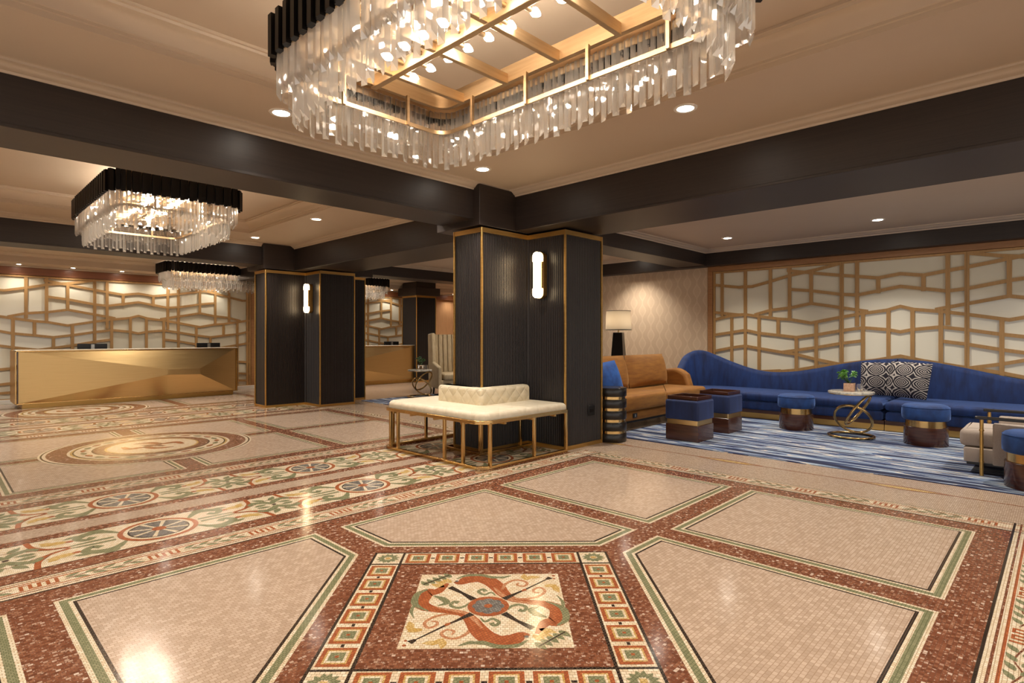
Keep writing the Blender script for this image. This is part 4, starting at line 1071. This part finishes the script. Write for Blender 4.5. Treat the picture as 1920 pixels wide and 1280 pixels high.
# plants and tumblers
def plant(loc, label, s=1.0, m='leaf', pot='terracotta', seed=3):
    rnd = random.Random(seed); r = thing('potted_succulent', label, 'plant', loc)
    w = .055 * s; slab(MB(), rrect(-w, w, -w, w, .006, 2), 0, .1 * s, .004, .004, 2).build('pot', M[pot], r, smooth=40)
    MB().box(-w * .85, w * .85, -w * .85, w * .85, .098 * s, .104 * s).build('soil', M['soil'], r)
    st = MB(); lf = MB()
    for k in range(9):
        a = rnd.uniform(0, 2 * pi); tip = Vector((cos(a) * rnd.uniform(.03, .10), sin(a) * rnd.uniform(.03, .10), rnd.uniform(.16, .27))) * s
        st.tube([(0, 0, .1 * s), tuple(tip * .6 + Vector((0, 0, .03 * s))), tuple(tip)], [.006 * s, .004 * s, .003 * s], 6)
        for q in range(16):
            b_ = rnd.uniform(0, 2 * pi); e = rnd.uniform(-.5, 1.1); d = Vector((cos(b_) * cos(e), sin(b_) * cos(e), sin(e)))
            R_ = d.to_track_quat('X', 'Z').to_matrix().to_4x4(); R_.translation = tip + d * .008 * s
            L, W = .042 * s, .012 * s
            lf.add([(0, 0, 0), (L * .4, W, .003 * s), (L * .4, -W, .003 * s), (L * .85, W * .8, .001), (L * .85, -W * .8, .001), (L, 0, 0), (L * .5, 0, -.004 * s), (L * .5, 0, .008 * s)],
                   [(0, 2, 7), (0, 7, 1), (1, 7, 3), (2, 4, 7), (3, 7, 5), (4, 5, 7), (0, 1, 6), (0, 6, 2), (1, 3, 6), (2, 6, 4), (3, 5, 6), (4, 6, 5)], 0, R_)
    st.build('stems', M['leafdark'], r, smooth=60); lf.build('foliage', M[m], r, smooth=60)
def tumbler(loc, label, h=.09):
    o = MB().lathe([(.030, 0), (.034, .004), (.037, h), (.034, h), (.031, .01), (.001, .009)], 24).build('glass_tumbler', M['glass'], smooth=50)
    o.location = loc; return tag(o, label, 'glass')
ztt = .568 + .0085
rt, fw = Vector((sin(radians(44.15)), -cos(radians(44.15)))), Vector((cos(radians(44.15)), sin(radians(44.15))))
def at(c, a, d_): p = Vector(c) + rt * a + fw * d_; return (p.x, p.y)
plant((*at((8.02, 1.91), -.035, -.03), ztt), 'green succulent in a speckled square pot on the pale ring table', 1.0)
tumbler((*at((8.02, 1.91), .075, -.06), ztt), 'small clear glass beside the succulent pot on the pale ring table')
plant((*at((7.10, 9.54), .0, .1), ztt), 'dark green sprig in a clear square vase on the far ring table', .85, 'leafdark', 'glass', 5)
tumbler((*at((7.10, 9.54), .13, .0), ztt), 'small clear glass on the far ring table by the wing chair')

# beige armchair at the right edge
a = thing('beige_armchair', 'beige upholstered armchair with black arms on brass posts at the right edge', 'chair', (6.94, .2, .0078))
slab(MB(), rrect(-.29, .29, -.35, .47, .02, 3), .10, .235, .015, .01, 3).build('seat_base', M['linen'], a, smooth=45)
MB().box(-.27, .27, -.33, .45, .075, .10).build('base_frame', M['blackwood'], a, bevel=.003)
slab(MB(), rrect(-.285, .285, -.28, .50, .035, 4), .24, .40, .05, .04, 5).build('seat_cushion', M['linen'], a, smooth=60)
for sx in (-1, 1):
    slab(MB(), rrect(sx * .325 - .03, sx * .325 + .03, -.38, .26, .015, 3), .10, .475, .02, .01, 3).build('side_panel', M['linen'], a, smooth=45)
    MB().tube([(sx * .36, .335, 0), (sx * .36, .335, .50)], .0145, 14).build('front_post', M['brass'], a, smooth=40)
    for z in (.12, .40): MB().lathe([(.0185, z), (.0195, z + .006), (.0185, z + .012)], 16, c=(sx * .36, .335)).build('collar', M['brass'], a, smooth=40)
    MB().tube([(sx * .34, -.36, 0), (sx * .34, -.36, .08)], .0145, 12).build('rear_foot', M['brass'], a, smooth=40)
    arm = [(sx * .36, .38), (sx * .372, .2), (sx * .375, 0), (sx * .36, -.2), (sx * .32, -.4)]
    sweep(MB(), smoothline(arm, 4), .046, .505, .53).build('arm', M['blackwood'], a, bevel=.006)
slab(MB(), rrect(-.27, .27, -.36, -.18, .05, 4), .36, .70, .05, .03, 4).build('back_cushion', M['linen'], a, smooth=60)
slab(MB(), rrect(-.31, .31, -.45, -.36, .03, 4), .10, .72, .03, .02, 4).build('backrest', M['linen'], a, smooth=60)

# tall wing chair
w = thing('wing_chair', 'tall taupe wing chair with a channelled back beside the far ring table', 'chair', (7.86, 9.45, .0105), radians(-24))
slab(MB(), rrect(-.36, .36, -.42, .34, .04, 4), .17, .34, .02, .02, 3).build('seat_base', M['wing'], w, smooth=45)
slab(MB(), rrect(-.28, .28, -.45, .22, .05, 4), .34, .48, .05, .04, 4).build('seat_cushion', M['wing'], w, smooth=60)
for sx in (-1, 1):
    pr = [(-.44, .16), (.38, .16), (.46, 1.30), (.12, 1.32), (.04, .70), (-.44, .62)]
    X = Matrix(((0, 0, 1, sx * .36 - .045), (1, 0, 0, 0), (0, 1, 0, 0), (0, 0, 0, 1)))
    MB().prism(pr, 0, .09, 0, X).build('wing', M['wing'], w, bevel=.03, seg=3)
mb = MB(); nn = 6
for k in range(nn):
    x = -.305 + (k + .5) * .61 / nn; h = .61 / nn / 2 - .003
    mb.prism(rrect(-h, h, -.05, .05, .03, 4), .44, 1.29, 0, T(x, .24, 0) @ Matrix.Rotation(-.09, 4, 'X'))
mb.build('channelled_back', M['wing'], w, smooth=50)
slab(MB(), rrect(-.34, .34, .3, .40, .03, 3), .17, 1.30, .03, .01, 3, mat=Matrix.Rotation(-.05, 4, 'X')).build('back_panel', M['wing'], w, smooth=45)
for x in (-.3, .3):
    for y in (-.36, .28): MB().tube([(x, y, .18), (x * 1.05, y * 1.05, 0)], [.026, .016], 10).build('leg', M['blackwood'], w, smooth=40)

# rugs
def rug(x0, x1, y0, y1, label):
    o = MB().box(x0, x1, y0, y1, 0.0055, .0078).build('area_rug', M['rug']); o.location = (0, 0, 0); tag(o, label, 'rug', None); return o
o = MB().box(-1.75, 1.75, -3.15, 3.15, 0, .0078).build('area_rug', M['rug']); o.location = (7.76, 1.0, 0); tag(o, 'large striated blue rug under the lounge seating', 'rug')
o = MB().box(-1.9, 1.9, -1.6, 1.6, 0, .0078).build('area_rug', M['rug']); o.location = (7.82, 8.24, 0); tag(o, 'smaller striated blue rug under the wing chair behind the columns', 'rug')

# reception desks with folded brass fronts
def desk(label, x0, x1, flip, group='gold reception desks'):
    xc = (x0 + x1) / 2; L = x1 - x0; r = thing('reception_desk', label, 'desk', (xc, 12.85, 0), 0, group)
    def X(u): return (u - .5) * L * (-1 if flip else 1)
    zt, zb = 1.005, .085
    pts = {'TL': (.012, zt - .012), 'TR': (.988, zt - .012), 'BL': (.012, zb + .012), 'BR': (.988, zb + .012), 'P': (.628, .605), 'Q': (.785, .601), 'R': (.788, .482), 'S': (.625, .497)}
    dep = {'P': .13, 'Q': .13, 'R': .1283, 'S': .1294}
    v = {k: (X(u), -dep.get(k, 0) + .0, z) for k, (u, z) in pts.items()}
    for nm, ks in (('upper_facet', 'TL TR Q P'), ('end_facet', 'TR BR R Q'), ('lower_facet', 'BR BL S R'), ('long_facet', 'BL TL P S'), ('centre_facet', 'P Q R S')):
        vv = [v[k] for k in ks.split()]; back = [(x, .02, z) for x, y, z in vv]; n = len(vv)
        MB().add(vv + back, [tuple(range(n)), tuple(range(2 * n - 1, n - 1, -1))] + [(i, n + i, n + (i + 1) % n, (i + 1) % n) for i in range(n)]).build(nm, M['brassh'], r)
    e = MB(); hw = L / 2
    for a0, a1, z0, z1 in ((-hw, hw, zt - .014, zt), (-hw, hw, zb, zb + .014), (-hw, -hw + .014, zb, zt), (hw - .014, hw, zb, zt)): e.box(a0, a1, -.012, .03, z0, z1)
    e.build('edge_frame', M['gold'], r, bevel=.002)
    for sx in (-1, 1): MB().box(sx * (hw - .012) - .012, sx * (hw - .012) + .012, .03, .80, zb, zt).build('end_panel', M['brass'], r, bevel=.003)
    MB().box(-hw, hw, -.012, .32, zt, zt + .016).build('counter_top', M['topstone'], r, bevel=.004)
    MB().box(-hw + .03, hw - .03, .30, .80, .72, .75).build('work_top', M['walnutx'], r, bevel=.003)
    MB().box(-hw + .1, hw - .06, .08, .74, 0, zb + .01).build('plinth', M['brass'], r)
    MB().box(-hw + .03, hw - .03, .02, .05, zb, zt - .01).build('backing_board', M['walnutx'], r)
    return r
desk('long gold reception desk with a folded brass front at the left', 1.066, 4.706, False)
desk('gold reception desk further right, seen between the two dark columns', 5.86, 9.48, True)
def monitor(x, label):
    r = thing('computer_monitor', label, 'monitor', (x, 13.42, .7515)); 
    MB().box(-.235, .235, -.012, .022, .08, .365).build('screen_housing', M['black'], r, bevel=.006)
    MB().box(-.028, .028, -.035, -.012, .01, .352).box(-.018, .018, -.0375, -.034, .30, .345).build('stand', M['silver'], r, bevel=.002)
    MB().box(-.11, .11, -.09, .08, 0, .012).build('foot', M['silver'], r, bevel=.003)
monitor(2.24, 'black monitor back rising over the middle of the long gold desk')
monitor(4.31, 'black monitor back rising over the right end of the long gold desk')
monitor(9.02, 'black monitor back on the far gold desk between the dark columns')

# ------------------------------------------------------------------ world, view and camera
w = bpy.data.worlds.new('world'); SC.world = w; w.use_nodes = True
w.node_tree.nodes['Background'].inputs[0].default_value = (1, .93, .85, 1); w.node_tree.nodes['Background'].inputs[1].default_value = .6
cam = bpy.data.cameras.new('camera'); co = bpy.data.objects.new('camera', cam); COL.objects.link(co)
cam.sensor_width = 36; cam.lens = 1068 / 1920 * 36; cam.shift_y = -9 / 1920; cam.clip_start = .02
co.location = (0, 0, 1.25); co.rotation_euler = (pi / 2, 0, radians(44.15) - pi / 2); SC.camera = co
vs = SC.view_settings; vs.view_transform = 'Standard'; vs.look = 'None'; vs.gamma = 1; vs.exposure = 1.2
vs.use_curve_mapping = False
cy_ = SC.cycles
cy_.use_denoising = True
cy_.max_bounces = 10; cy_.transmission_bounces = 6; cy_.glossy_bounces = 5; cy_.diffuse_bounces = 5; cy_.transparent_max_bounces = 24
cy_.sample_clamp_indirect = 6; cy_.sample_clamp_direct = 0; cy_.caustics_reflective = False; cy_.caustics_refractive = False
